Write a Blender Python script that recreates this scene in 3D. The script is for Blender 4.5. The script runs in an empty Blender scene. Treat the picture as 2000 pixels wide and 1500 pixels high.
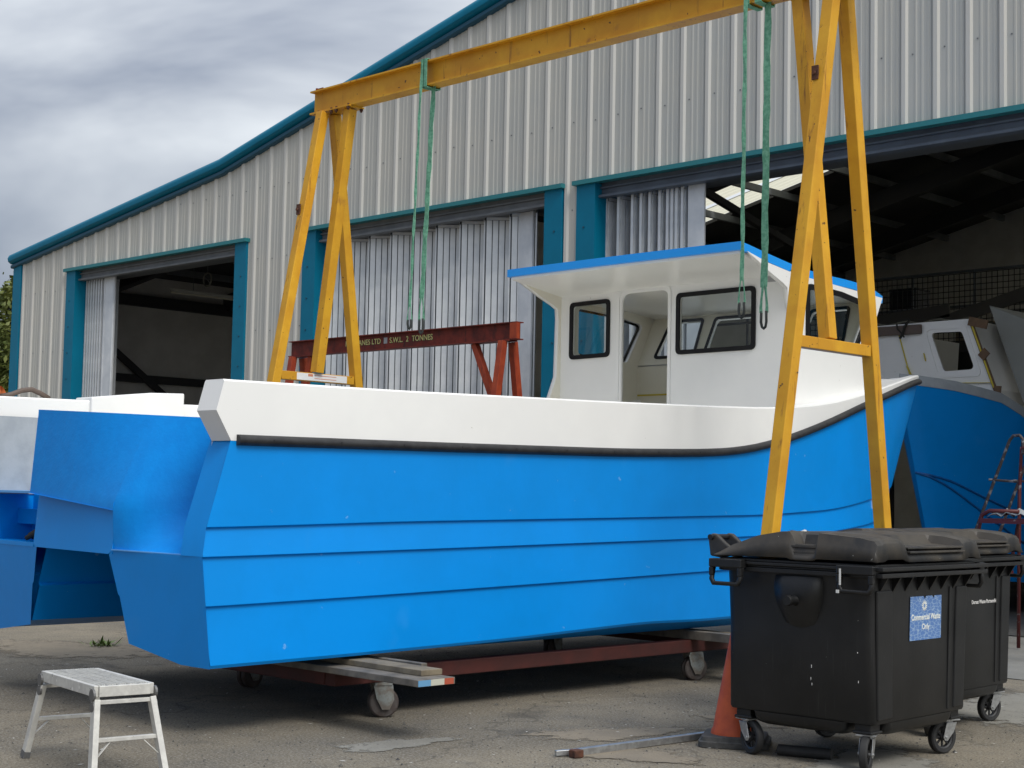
import bpy, bmesh, math, random
from mathutils import Vector, Matrix
from math import sin, cos, pi, radians, sqrt, atan, atan2
random.seed(7)
SC = bpy.context.scene
COL = SC.collection
# ------------------------------------------------------------------ camera
H = 1.5
cam = bpy.data.cameras.new('camera'); cam.lens = 54.0; cam.sensor_width = 36.0
cam.clip_start = 0.05; cam.clip_end = 2000
co = bpy.data.objects.new('camera', cam); COL.objects.link(co); SC.camera = co
_s = sqrt(3050**2+3000**2)
_R = Vector((3050/_s, 3000/_s, 0)); _F = Vector((-3000/_s, 3050/_s, 0)); _U = Vector((0, 0, 1))
_roll = atan(.02); _pitch = atan(213*cos(_roll)/3000)
_fw = _F*cos(_pitch)+_U*sin(_pitch); _up = _U*cos(_pitch)-_F*sin(_pitch)
_ir = _R*cos(_roll)+_up*sin(_roll); _iu = _up*cos(_roll)-_R*sin(_roll)
co.matrix_world = Matrix(((_ir.x, _iu.x, -_fw.x, 0), (_ir.y, _iu.y, -_fw.y, 0), (_ir.z, _iu.z, -_fw.z, H), (0, 0, 0, 1)))
# ------------------------------------------------------------------ light
SUN_EL, SUN_AZ = radians(48), radians(102)      # azimuth of the sun measured from +Y towards +X
world = bpy.data.worlds.new("World"); SC.world = world; world.use_nodes = True
nt = world.node_tree; nt.nodes.clear()
def wn(t, **k):
    n = nt.nodes.new(t)
    for a, b in k.items(): setattr(n, a, b)
    return n
out = wn('ShaderNodeOutputWorld'); bg = wn('ShaderNodeBackground'); bg.inputs[1].default_value = 0.1
sky = wn('ShaderNodeTexSky', sky_type='NISHITA', sun_disc=False, sun_elevation=SUN_EL, sun_rotation=SUN_AZ)
tc = wn('ShaderNodeTexCoord'); mp = wn('ShaderNodeMapping'); mp.inputs['Scale'].default_value = (1.0, 1.0, 2.6)
mp.inputs['Location'].default_value = (1.35, 0.6, 0.9)
n1 = wn('ShaderNodeTexNoise'); n1.inputs['Scale'].default_value = 3.0; n1.inputs['Detail'].default_value = 5; n1.inputs['Roughness'].default_value = .5
n1.inputs['Distortion'].default_value = .35
rp = wn('ShaderNodeValToRGB')
rp.color_ramp.elements[0].position = .36; rp.color_ramp.elements[0].color = (2.5, 2.8, 3.45, 1)
rp.color_ramp.elements[1].position = .66; rp.color_ramp.elements[1].color = (6.9, 7.2, 7.45, 1)
mx = wn('ShaderNodeMix', data_type='RGBA'); mx.inputs[0].default_value = .9
# the cloud deck is brighter overhead than near the horizon
sep = wn('ShaderNodeSeparateXYZ'); mr = wn('ShaderNodeMapRange'); mr.inputs[1].default_value = .12; mr.inputs[2].default_value = .9
mr.inputs[3].default_value = .82; mr.inputs[4].default_value = 1.75
vm = wn('ShaderNodeVectorMath', operation='SCALE')
L = nt.links.new
L(tc.outputs['Generated'], mp.inputs[0]); L(mp.outputs[0], n1.inputs['Vector']); dp = wn('ShaderNodeVectorMath', operation='DOT_PRODUCT'); dp.inputs[1].default_value = tuple(_R)
ma = wn('ShaderNodeMath', operation='MULTIPLY_ADD'); ma.inputs[1].default_value = .55; ma.inputs[2].default_value = .10; ma.use_clamp = False
ad = wn('ShaderNodeMath', operation='ADD')
L(tc.outputs['Generated'], dp.inputs[0]); L(dp.outputs['Value'], ma.inputs[0]); L(ma.outputs[0], ad.inputs[0]); L(n1.outputs['Fac'], ad.inputs[1]); L(ad.outputs[0], rp.inputs[0])
L(tc.outputs['Generated'], sep.inputs[0]); L(sep.outputs['Z'], mr.inputs[0])
L(rp.outputs[0], vm.inputs[0]); L(mr.outputs[0], vm.inputs['Scale'])
L(sky.outputs[0], mx.inputs[6]); L(vm.outputs[0], mx.inputs[7]); L(mx.outputs[2], bg.inputs[0]); L(bg.outputs[0], out.inputs[0])
sl = bpy.data.lights.new('sun', 'SUN'); sl.energy = 1.5; sl.angle = radians(24); sl.color = (1, .96, .9)
so = bpy.data.objects.new('sun', sl); COL.objects.link(so)
sd = Vector((sin(SUN_AZ)*cos(SUN_EL), cos(SUN_AZ)*cos(SUN_EL), sin(SUN_EL)))
so.rotation_euler = sd.to_track_quat('Z', 'Y').to_euler()
SC.view_settings.view_transform = 'Standard'; SC.view_settings.look = 'None'
SC.view_settings.exposure = 0.46; SC.view_settings.gamma = 1.0
# ------------------------------------------------------------------ materials
MATS = {}
def mat(name, col, rough=.5, metal=0., spec=.5, noise=None, bump=None, col2=None, nscale=4., lohi=(.4, .6), alpha=None, streak=None, spots=None, coat=0):
    """noise: mixes col2 in by a noise of nscale; bump=(scale,strength); spots=(scale,threshold,colour)"""
    if name in MATS: return MATS[name]
    m = bpy.data.materials.new(name); m.use_nodes = True; t = m.node_tree; N = t.nodes; K = t.links.new
    b = N['Principled BSDF']; b.inputs['Roughness'].default_value = rough; b.inputs['Metallic'].default_value = metal
    b.inputs['Specular IOR Level'].default_value = spec
    if coat: b.inputs['Coat Weight'].default_value = coat; b.inputs['Coat Roughness'].default_value = .12
    c = N.new('ShaderNodeRGB'); c.outputs[0].default_value = (*col, 1); cur = c.outputs[0]
    tcn = N.new('ShaderNodeTexCoord')
    def ns(scale, detail=5, rgh=.6, stretch=None):
        n = N.new('ShaderNodeTexNoise'); n.inputs['Scale'].default_value = scale; n.inputs['Detail'].default_value = detail; n.inputs['Roughness'].default_value = rgh
        if stretch:
            q = N.new('ShaderNodeMapping'); q.inputs['Scale'].default_value = stretch; K(tcn.outputs['Object'], q.inputs[0]); K(q.outputs[0], n.inputs['Vector'])
        else: K(tcn.outputs['Object'], n.inputs['Vector'])
        return n
    def mixin(cur, fac, col, amt=1.):
        x = N.new('ShaderNodeMix'); x.data_type = 'RGBA'; x.inputs[7].default_value = (*col, 1); K(cur, x.inputs[6]); K(fac, x.inputs[0]); return x.outputs[2]
    def ramp(src, lo, hi, top=1.):
        r = N.new('ShaderNodeMapRange'); r.inputs[1].default_value = lo; r.inputs[2].default_value = hi; r.inputs[4].default_value = top; K(src, r.inputs[0]); return r.outputs[0]
    if col2 is not None:
        cur = mixin(cur, ramp(ns(nscale).outputs['Fac'], *lohi), col2)
    if streak: # (scale, stretch, lo, hi, colour, amount)
        sc, st, lo, hi, cc, am = streak
        cur = mixin(cur, ramp(ns(sc, 6, .65, st).outputs['Fac'], lo, hi, am), cc)
    if spots:
        for (sc, lo, hi, cc) in spots:
            cur = mixin(cur, ramp(ns(sc, 3, .5).outputs['Fac'], lo, hi), cc)
    K(cur, b.inputs['Base Color'])
    if bump:
        bn = N.new('ShaderNodeBump'); bn.inputs['Strength'].default_value = bump[1]; bn.inputs['Distance'].default_value = bump[2] if len(bump) > 2 else .01
        K(ns(bump[0], 4).outputs['Fac'], bn.inputs['Height']); K(bn.outputs[0], b.inputs['Normal'])
    MATS[name] = m; return m
HULL = mat('blue_gelcoat', (.0, .238, .70), .40, spec=.2, bump=(3.5, .12, .02), col2=(.0, .255, .76), nscale=1.3, spots=[(1.7, .66, .80, (.02, .27, .74)), (14, .735, .76, (.10, .34, .76))])
HULLR = mat('rough_blue_gelcoat', (.0, .215, .66), .48, spec=.2, bump=(38, .5, .004), col2=(.0, .235, .70), nscale=9)
ROOFB = mat('light_blue_gelcoat', (.01, .30, .85), .3, spec=.5)
WHITE = mat('white_gelcoat', (.84, .84, .82), .3, spec=.5, bump=(2.2, .08, .02), col2=(.80, .80, .785), nscale=1.1, coat=.15, spots=[(26, .76, .77, (.45, .43, .38))])
WHITEI = mat('cream_interior', (.80, .77, .67), .55, spec=.3)
GREYG = mat('grey_primer', (.36, .39, .42), .6, spec=.3, bump=(30, .3, .004), col2=(.31, .34, .37), nscale=6)
BLACKR = mat('black_rubber', (.018, .018, .02), .55, spec=.4, bump=(40, .2, .004), col2=(.03, .03, .032), nscale=12)
WINF = mat('black_window_rubber', (.006, .006, .007), .5, spec=.25)
YEL = mat('yellow_paint', (.66, .35, .022), .45, spec=.35, bump=(25, .25, .004), col2=(.56, .27, .016), nscale=2.2,
          streak=(15, (1, 1, .10), .60, .70, (.20, .075, .02), .85), spots=[(21, .70, .73, (.09, .04, .018)), (5, .68, .80, (.36, .16, .03))])
RUST = mat('rust_brown', (.11, .04, .02), .8, col2=(.05, .02, .012), nscale=20, bump=(60, .4, .004))
REDP = mat('red_oxide_paint', (.19, .028, .016), .6, spec=.3, col2=(.10, .018, .013), nscale=5, streak=(9, (1, 1, .4), .55, .7, (.035, .015, .012), .85))
REDL = mat('orange_red_paint', (.36, .06, .02), .55, spec=.3, col2=(.27, .04, .016), nscale=6, streak=(12, (1, 1, .3), .62, .72, (.06, .02, .012), .8))
CLAD = mat('grey_cladding', (.53, .515, .46), .5, spec=.35, col2=(.49, .49, .455), nscale=.8, streak=(3, (6, 6, .12), .5, .8, (.42, .42, .385), .6))
RIB = mat('pale_cladding_rib', (.57, .557, .515), .45, spec=.4)
JOINT = mat('cladding_joint', (.33, .33, .31), .6)
TEAL = mat('teal_flashing', (.001, .155, .26), .42, spec=.2, col2=(.001, .17, .285), nscale=2)
TEALT = mat('teal_drip_trim', (.02, .19, .21), .4)
STEELG = mat('grey_painted_steel', (.17, .18, .19), .55, col2=(.13, .14, .15), nscale=3)
STEELB = mat('blue_grey_steel', (.10, .125, .16), .5, col2=(.08, .10, .13), nscale=3)
GALV = mat('galvanised_steel', (.80, .815, .82), .36, metal=.15, col2=(.58, .61, .64), nscale=1.6, lohi=(.35, .65), bump=(50, .08, .003))
GALVD = mat('dark_galvanised', (.10, .11, .12), .5, metal=.3)
INNER = mat('inner_wall', (.74, .72, .68), .8, col2=(.66, .64, .60), nscale=2)
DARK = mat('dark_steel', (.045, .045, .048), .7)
GALV2 = mat('zinc_plated', (.45, .46, .46), .35, metal=.7, col2=(.33, .33, .33), nscale=25)
ALU = mat('weathered_aluminium', (.62, .61, .57), .5, metal=.2, col2=(.52, .51, .48), nscale=16, bump=(60, .2, .003), spots=[(18, .66, .74, (.75, .74, .70)), (26, .72, .75, (.16, .16, .15))])
BIN = mat('black_bin_plastic', (.0068, .0072, .0077), .44, spec=.45, bump=(60, .12, .003), col2=(.012, .012, .0125), nscale=3, streak=(9, (7, 7, .35), .60, .78, (.035, .035, .034), .7), spots=[(45, .765, .78, (.28, .28, .26))])
BINL = mat('dusty_lid_plastic', (.020, .021, .023), .5, spec=.45, col2=(.06, .052, .042), nscale=3.5, bump=(50, .15, .003), spots=[(42, .76, .78, (.4, .4, .38))])
TYRE = mat('tyre_rubber', (.014, .014, .015), .7, col2=(.022, .022, .022), nscale=10)
CONE = mat('orange_cone_plastic', (.55, .095, .02), .6, col2=(.42, .065, .018), nscale=7, spots=[(10, .68, .76, (.12, .05, .03))])
RUBG = mat('grey_recycled_rubber', (.05, .05, .048), .9, bump=(70, .6, .004), col2=(.075, .073, .07), nscale=20)
SLING = mat('green_webbing', (.19, .42, .29), .85, spec=.2, col2=(.11, .30, .20), nscale=30, bump=(90, .4, .004))
SLEEVE = mat('dark_sling_sleeve', (.03, .035, .035), .9)
WOOD = mat('grey_timber', (.17, .15, .125), .85, col2=(.10, .09, .075), nscale=8, bump=(40, .4, .004))
WOODY = mat('tan_timber', (.21, .175, .12), .85, col2=(.14, .115, .08), nscale=8)
PLY = mat('brown_plywood', (.17, .10, .055), .8, col2=(.12, .075, .045), nscale=10)
TAPE = mat('yellow_tape', (.62, .50, .05), .6)
WPAINT = mat('white_sticker', (.75, .74, .72), .5)
CREAM = mat('cream_lettering', (.62, .58, .22), .6)
GREENP = mat('dark_green_paint', (.02, .05, .03), .7)
LED = mat('grey_plate', (.35, .36, .37), .5)
ORANGE = mat('orange_pipe_plastic', (.62, .19, .06), .45)
HOSE = mat('brown_hose', (.10, .07, .055), .6)
REDF = mat('red_tube_paint', (.09, .012, .011), .5, spots=[(22, .64, .70, (.22, .2, .2))])
PTUBE = mat('paint_splashed_tube', (.05, .04, .04), .6, spots=[(18, .54, .60, (.20, .19, .19))])
RAG = mat('grey_rag', (.30, .32, .33), .9)
RIM_ = mat('light_panel_grey', (.27, .27, .255), .7, col2=(.24, .24, .23), nscale=3)

def glass_mat():
    m = bpy.data.materials.new('tinted_window_glass'); m.use_nodes = True; t = m.node_tree; N = t.nodes; K = t.links.new
    for n in list(N): N.remove(n)
    o = N.new('ShaderNodeOutputMaterial'); tr = N.new('ShaderNodeBsdfTransparent'); tr.inputs[0].default_value = (.92, .94, .94, 1)
    g = N.new('ShaderNodeBsdfGlossy'); g.inputs['Roughness'].default_value = .02; fr = N.new('ShaderNodeFresnel'); fr.inputs[0].default_value = 1.5
    ge = N.new('ShaderNodeNewGeometry'); iv = N.new('ShaderNodeMath'); iv.operation = 'SUBTRACT'; iv.inputs[0].default_value = 1; K(ge.outputs['Backfacing'], iv.inputs[1]); ml = N.new('ShaderNodeMath'); ml.operation = 'MULTIPLY'; K(fr.outputs[0], ml.inputs[0]); K(iv.outputs[0], ml.inputs[1])
    x = N.new('ShaderNodeMixShader'); K(ml.outputs[0], x.inputs[0]); K(tr.outputs[0], x.inputs[1]); K(g.outputs[0], x.inputs[2]); K(x.outputs[0], o.inputs[0]); return m
GLASS = glass_mat()
def skylight_mat():
    m = bpy.data.materials.new('translucent_rooflight'); m.use_nodes = True; t = m.node_tree; N = t.nodes; K = t.links.new
    for n in list(N): N.remove(n)
    o = N.new('ShaderNodeOutputMaterial'); a = N.new('ShaderNodeBsdfTranslucent'); a.inputs[0].default_value = (.66, .63, .50, 1); K(a.outputs[0], o.inputs[0]); return m
SKYL = skylight_mat()
def ground_mat():
    m = bpy.data.materials.new('worn_asphalt'); m.use_nodes = True; t = m.node_tree; N = t.nodes; K = t.links.new
    b = N['Principled BSDF']; b.inputs['Roughness'].default_value = .95; b.inputs['Specular IOR Level'].default_value = .15
    tcn = N.new('ShaderNodeTexCoord')
    def ns(scale, d=4, r=.6, dist=0):
        n = N.new('ShaderNodeTexNoise'); n.inputs['Scale'].default_value = scale; n.inputs['Detail'].default_value = d; n.inputs['Roughness'].default_value = r; n.inputs['Distortion'].default_value = dist
        K(tcn.outputs['Object'], n.inputs['Vector']); return n.outputs['Fac']
    def rg(s, lo, hi, top=1.):
        r = N.new('ShaderNodeMapRange'); r.inputs[1].default_value = lo; r.inputs[2].default_value = hi; r.inputs[4].default_value = top; K(s, r.inputs[0]); return r.outputs[0]
    def mixc(cur, f, c):
        x = N.new('ShaderNodeMix'); x.data_type = 'RGBA'; x.inputs[7].default_value = (*c, 1); K(f, x.inputs[0])
        if isinstance(cur, tuple): x.inputs[6].default_value = (*cur, 1)
        else: K(cur, x.inputs[6])
        return x.outputs[2]
    c = mixc((.152, .134, .106), rg(ns(.55, 6, .65), .40, .62), (.235, .203, .152))
    c = mixc(c, rg(ns(2.6, 6, .7), .50, .70, .7), (.115, .107, .095))
    c = mixc(c, rg(ns(60, 4, .7), .50, .64, .85), (.32, .30, .26))      # stones
    c = mixc(c, rg(ns(75, 3, .6), .56, .64, .9), (.06, .056, .05))
    v = N.new('ShaderNodeTexVoronoi'); v.inputs['Scale'].default_value = 26; K(tcn.outputs['Object'], v.inputs['Vector'])
    f = N.new('ShaderNodeMath'); f.operation = 'LESS_THAN'; f.inputs[1].default_value = .07; K(v.outputs['Distance'], f.inputs[0])
    g = N.new('ShaderNodeMath'); g.operation = 'MULTIPLY'; K(f.outputs[0], g.inputs[0]); K(rg(ns(7, 3), .55, .6), g.inputs[1])
    c = mixc(c, g.outputs[0], (.52, .50, .46))                             # white chips and paint flecks
    nd = N.new('ShaderNodeTexNoise'); nd.inputs['Scale'].default_value = 2.2; nd.inputs['Detail'].default_value = 5; K(tcn.outputs['Object'], nd.inputs['Vector'])
    vd = N.new('ShaderNodeVectorMath'); vd.operation = 'MULTIPLY_ADD'; vd.inputs[1].default_value = (.9, .9, 0); K(nd.outputs['Color'], vd.inputs[0]); K(tcn.outputs['Object'], vd.inputs[2])
    vc = N.new('ShaderNodeTexVoronoi'); vc.feature = 'DISTANCE_TO_EDGE'; vc.inputs['Scale'].default_value = .42; K(vd.outputs[0], vc.inputs['Vector'])
    ck = N.new('ShaderNodeMapRange'); ck.inputs[1].default_value = .002; ck.inputs[2].default_value = .007; ck.inputs[3].default_value = .4; ck.inputs[4].default_value = 0; K(vc.outputs['Distance'], ck.inputs[0])
    c = mixc(c, ck.outputs[0], (.045, .042, .038))
    c = mixc(c, rg(ns(1.3, 3, .5, .6), .62, .70, .55), (.07, .066, .06))     # oil and tyre stains
    c = mixc(c, rg(ns(.9, 7, .75, 1.), .60, .74, .6), (.30, .27, .215))       # dusty drifts
    K(c, b.inputs['Base Color'])
    bn = N.new('ShaderNodeBump'); bn.inputs['Strength'].default_value = .9; bn.inputs['Distance'].default_value = .006; K(ns(80, 4, .7), bn.inputs['Height']); K(bn.outputs[0], b.inputs['Normal'])
    return m
def patch_mat(name, c1, c2, sc=4.):
    m = bpy.data.materials.new(name); m.use_nodes = True; t = m.node_tree; N = t.nodes; K = t.links.new
    b = N['Principled BSDF']; b.inputs['Roughness'].default_value = .95; b.inputs['Specular IOR Level'].default_value = .15
    tcn = N.new('ShaderNodeTexCoord')
    def ns(scale, d=5, r=.65):
        n = N.new('ShaderNodeTexNoise'); n.inputs['Scale'].default_value = scale; n.inputs['Detail'].default_value = d; n.inputs['Roughness'].default_value = r
        K(tcn.outputs['Object'], n.inputs['Vector']); return n.outputs['Fac']
    x = N.new('ShaderNodeMix'); x.data_type = 'RGBA'; x.inputs[6].default_value = (*c1, 1); x.inputs[7].default_value = (*c2, 1)
    r = N.new('ShaderNodeMapRange'); r.inputs[1].default_value = .35; r.inputs[2].default_value = .65; K(ns(sc), r.inputs[0]); K(r.outputs[0], x.inputs[0])
    y = N.new('ShaderNodeMix'); y.data_type = 'RGBA'; y.inputs[7].default_value = (c1[0]*.6, c1[1]*.6, c1[2]*.6, 1); K(x.outputs[2], y.inputs[6])
    r2 = N.new('ShaderNodeMapRange'); r2.inputs[1].default_value = .5; r2.inputs[2].default_value = .7; K(ns(85), r2.inputs[0]); K(r2.outputs[0], y.inputs[0]); K(y.outputs[2], b.inputs['Base Color'])
    # ragged edge: colour attribute 'edge' (1 in the middle, 0 at the rim) against noise
    at = N.new('ShaderNodeAttribute'); at.attribute_name = 'edge'
    ad = N.new('ShaderNodeMath'); ad.operation = 'ADD'; K(at.outputs['Fac'], ad.inputs[0]); K(ns(9, 6, .7), ad.inputs[1])
    r3 = N.new('ShaderNodeMapRange'); r3.inputs[1].default_value = .72; r3.inputs[2].default_value = .85; K(ad.outputs[0], r3.inputs[0]); K(r3.outputs[0], b.inputs['Alpha'])
    return m
# ------------------------------------------------------------------ mesh helpers
OFF = {}      # world offset of every object built in place
def tag(o, label=None, cat=None, group=None, kind=None):
    if label: o['label'] = label
    if cat: o['category'] = cat
    if group: o['group'] = group
    if kind: o['kind'] = kind
    return o
def thing(name, loc, label, cat, group=None, kind=None):
    o = bpy.data.objects.new(name, None); COL.objects.link(o); o.location = loc; OFF[o.name] = Vector(loc)
    o.empty_display_size = .2
    return tag(o, label, cat, group, kind)
def link_mesh(name, me, m, parent, bevel=0, smooth=False, seg=2, auto=None):
    """me is in world coordinates; moved to its own origin"""
    vs = [v.co for v in me.vertices]
    lo = Vector((min(v.x for v in vs), min(v.y for v in vs), min(v.z for v in vs))); hi = Vector((max(v.x for v in vs), max(v.y for v in vs), max(v.z for v in vs)))
    c = Vector(((lo.x+hi.x)/2, (lo.y+hi.y)/2, lo.z))
    me.transform(Matrix.Translation(-c))
    o = bpy.data.objects.new(name, me); COL.objects.link(o); OFF[o.name] = c
    if parent is not None: o.parent = parent; o.location = c-OFF[parent.name]
    else: o.location = c
    if m is not None: me.materials.append(m)
    if bevel:
        b = o.modifiers.new('bevel', 'BEVEL'); b.width = bevel; b.segments = seg; b.limit_method = 'ANGLE'; b.angle_limit = radians(35)
    if smooth:
        for p in me.polygons: p.use_smooth = True
        if auto is not None: me.set_sharp_from_angle(angle=radians(auto))
    return o
class MB:
    def __init__(s): s.v = []; s.f = []; s.mi = []; s.cm = 0
    def add(s, vs, fs):
        n = len(s.v); s.v += [tuple(v) for v in vs]; s.f += [tuple(i+n for i in f) for f in fs]; s.mi += [s.cm]*len(fs); return s
    def box(s, a, b):
        x0, y0, z0 = a; x1, y1, z1 = b
        if x0 > x1: x0, x1 = x1, x0
        if y0 > y1: y0, y1 = y1, y0
        if z0 > z1: z0, z1 = z1, z0
        return s.add([(x0, y0, z0), (x1, y0, z0), (x1, y1, z0), (x0, y1, z0), (x0, y0, z1), (x1, y0, z1), (x1, y1, z1), (x0, y1, z1)],
                     [(0, 3, 2, 1), (4, 5, 6, 7), (0, 1, 5, 4), (1, 2, 6, 5), (2, 3, 7, 6), (3, 0, 4, 7)])
    def bar(s, p, q, w, h, side=(0, 0, 1), w2=None, h2=None):
        """box section from p to q; h measured along 'side' projected, w across"""
        p = Vector(p); q = Vector(q); d = (q-p).normalized(); sd_ = Vector(side); a = sd_-d*sd_.dot(d); a.normalize(); b = d.cross(a)
        w2 = w2 or w; h2 = h2 or h; vs = []
        for c, ww, hh in ((p, w, h), (q, w2, h2)):
            for i, j in ((-1, -1), (1, -1), (1, 1), (-1, 1)): vs.append(c+b*(ww/2*i)+a*(hh/2*j))
        return s.add(vs, [(0, 3, 2, 1), (4, 5, 6, 7), (0, 1, 5, 4), (1, 2, 6, 5), (2, 3, 7, 6), (3, 0, 4, 7)])
    def prism(s, pts, d):
        """pts: list of 3D points of a planar polygon, extruded by vector d"""
        n = len(pts); d = Vector(d); vs = [Vector(p) for p in pts]+[Vector(p)+d for p in pts]
        fs = [tuple(range(n))[::-1], tuple(range(n, 2*n))]+[(i, (i+1) % n, n+(i+1) % n, n+i) for i in range(n)]
        return s.add(vs, fs)
    def tube(s, pts, r, n=10, caps=True):
        pts = [Vector(p) for p in pts]; rs = r if isinstance(r, (list, tuple)) else [r]*len(pts); base = len(s.v); vs = []
        d0 = (pts[1]-pts[0]).normalized(); a = d0.orthogonal().normalized()
        for i, p in enumerate(pts):
            if i == 0: d = pts[1]-p
            elif i == len(pts)-1: d = p-pts[i-1]
            else: d = (pts[i+1]-p).normalized()+(p-pts[i-1]).normalized()
            d.normalize(); a = (a-d*a.dot(d)).normalized(); b = d.cross(a)
            for k in range(n): t = 2*pi*k/n; vs.append(p+(a*cos(t)+b*sin(t))*rs[i])
        fs = []
        for i in range(len(pts)-1):
            for k in range(n): fs.append((i*n+k, i*n+(k+1) % n, (i+1)*n+(k+1) % n, (i+1)*n+k))
        if caps: fs.append(tuple(range(n))[::-1]); fs.append(tuple((len(pts)-1)*n+k for k in range(n)))
        return s.add(vs, fs)
    def cyl(s, p, q, r, n=24, r2=None): return s.tube([p, q], [r, r if r2 is None else r2], n)
    def lathe(s, prof, c=(0, 0, 0), axis='Z', n=28):
        vs = []; fs = []; m = len(prof)
        for k in range(n):
            t = 2*pi*k/n
            for r, z in prof:
                x, y = r*cos(t), r*sin(t)
                vs.append({'Z': (c[0]+x, c[1]+y, c[2]+z), 'X': (c[0]+z, c[1]+x, c[2]+y), 'Y': (c[0]+y, c[1]+z, c[2]+x)}[axis])
        for k in range(n):
            for i in range(m-1): fs.append((k*m+i, ((k+1) % n)*m+i, ((k+1) % n)*m+i+1, k*m+i+1))
        return s.add(vs, fs)
    def grid(s, rows, close=False):
        n = len(rows[0]); vs = [p for r in rows for p in r]; fs = []
        for i in range(len(rows)-1):
            for k in range(n-(0 if close else 1)): fs.append((i*n+k, i*n+(k+1) % n, (i+1)*n+(k+1) % n, (i+1)*n+k))
        return s.add(vs, fs)
    def build(s, name, m, parent=None, bevel=0, smooth=False, seg=2, auto=None, xf=None, mats=None):
        me = bpy.data.meshes.new(name); me.from_pydata(s.v, [], s.f); me.validate()
        bm = bmesh.new(); bm.from_mesh(me); bmesh.ops.recalc_face_normals(bm, faces=bm.faces); bm.to_mesh(me); bm.free()
        if xf is not None: me.transform(xf)
        o = link_mesh(name, me, m, parent, bevel, smooth, seg, auto)
        if mats:
            for x in mats: me.materials.append(x)
            for p, i in zip(me.polygons, s.mi): p.material_index = i
        return o
def rounded(pts, r, n=5):
    """round the corners of a 2D polygon; r number or list"""
    o = []; N_ = len(pts)
    for i, p in enumerate(pts):
        rr = r[i] if isinstance(r, (list, tuple)) else r
        p = Vector(p); a = Vector(pts[i-1]); b = Vector(pts[(i+1) % N_])
        if rr <= 0: o.append(tuple(p)); continue
        da = (a-p).normalized(); db = (b-p).normalized(); ang = da.angle(db); t = min(rr/math.tan(ang/2), (a-p).length*.49, (b-p).length*.49)
        s0 = p+da*t; s1 = p+db*t
        for k in range(n+1):
            u = k/n; q = s0*(1-u)**2+p*2*u*(1-u)+s1*u*u; o.append(tuple(q))
    return o
def inset(pts, d):
    """offset a 2D polygon inwards by d"""
    n = len(pts); area = sum(pts[i][0]*pts[(i+1) % n][1]-pts[(i+1) % n][0]*pts[i][1] for i in range(n)); sg = 1 if area > 0 else -1; o = []
    for i in range(n):
        p = Vector(pts[i]); a = Vector(pts[i-1]); b = Vector(pts[(i+1) % n]); d1 = (p-a).normalized(); d2 = (b-p).normalized()
        n1_ = Vector((-d1.y, d1.x))*sg; n2_ = Vector((-d2.y, d2.x))*sg; m = (n1_+n2_); k = m.length_squared/2
        o.append(tuple(p+m*(d/max(k, .2))))
    return o
def plate(name, outer, holes, thick, origin, ax, ay, m, parent=None, bevel=0):
    """flat plate in the plane origin+x*ax+y*ay, centred in thickness, with holes"""
    cu = bpy.data.curves.new('tmp', 'CURVE'); cu.dimensions = '2D'; cu.fill_mode = 'BOTH'; cu.extrude = thick/2
    for poly in [outer]+list(holes):
        sp = cu.splines.new('POLY'); sp.points.add(len(poly)-1)
        for q, p in zip(sp.points, poly): q.co = (p[0], p[1], 0, 1)
        sp.use_cyclic_u = True
    ob = bpy.data.objects.new('tmp', cu); COL.objects.link(ob); dg = bpy.context.evaluated_depsgraph_get(); dg.update()
    me = bpy.data.meshes.new_from_object(ob.evaluated_get(dg)); bpy.data.objects.remove(ob); bpy.data.curves.remove(cu); me.name = name
    bm = bmesh.new(); bm.from_mesh(me); bmesh.ops.remove_doubles(bm, verts=bm.verts, dist=1e-5); bmesh.ops.recalc_face_normals(bm, faces=bm.faces); bm.to_mesh(me); bm.free()
    ax = Vector(ax).normalized(); ay = Vector(ay).normalized(); az = ax.cross(ay); o = Vector(origin)
    me.transform(Matrix(((ax.x, ay.x, az.x, o.x), (ax.y, ay.y, az.y, o.y), (ax.z, ay.z, az.z, o.z), (0, 0, 0, 1))))
    me.materials.clear()
    return link_mesh(name, me, m, parent, bevel)
def text(name, s, size, origin, ax, ay, m, parent=None, shear=0, thick=.001, sx=1., align='LEFT'):
    cu = bpy.data.curves.new('tmp', 'FONT'); cu.body = s; cu.size = size; cu.extrude = thick; cu.shear = shear; cu.align_x = align; cu.offset = size*.008
    ob = bpy.data.objects.new('tmp', cu); COL.objects.link(ob); dg = bpy.context.evaluated_depsgraph_get(); dg.update()
    me = bpy.data.meshes.new_from_object(ob.evaluated_get(dg)); bpy.data.objects.remove(ob); me.name = name
    ax = Vector(ax).normalized(); ay = Vector(ay).normalized(); az = ax.cross(ay); o = Vector(origin)
    me.transform(Matrix(((ax.x*sx, ay.x, az.x, o.x), (ax.y*sx, ay.y, az.y, o.y), (ax.z*sx, ay.z, az.z, o.z), (0, 0, 0, 1))))
    me.materials.clear()
    return link_mesh(name, me, m, parent)
def lerp(a, b, t): return a+(b-a)*t
def interp(T, x):
    if x <= T[0][0]: return T[0][1]
    for (a, b), (c, d) in zip(T, T[1:]):
        if x <= c: return b+(d-b)*(x-a)/(c-a)
    return T[-1][1]
def smooth(t): t = max(0, min(1, t)); return t*t*(3-2*t)
def copy_tree(o, parent=None):
    c = o.copy(); COL.objects.link(c); c.parent = parent
    for ch in [x for x in bpy.data.objects if x.parent == o]: copy_tree(ch, c)
    return c
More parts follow.
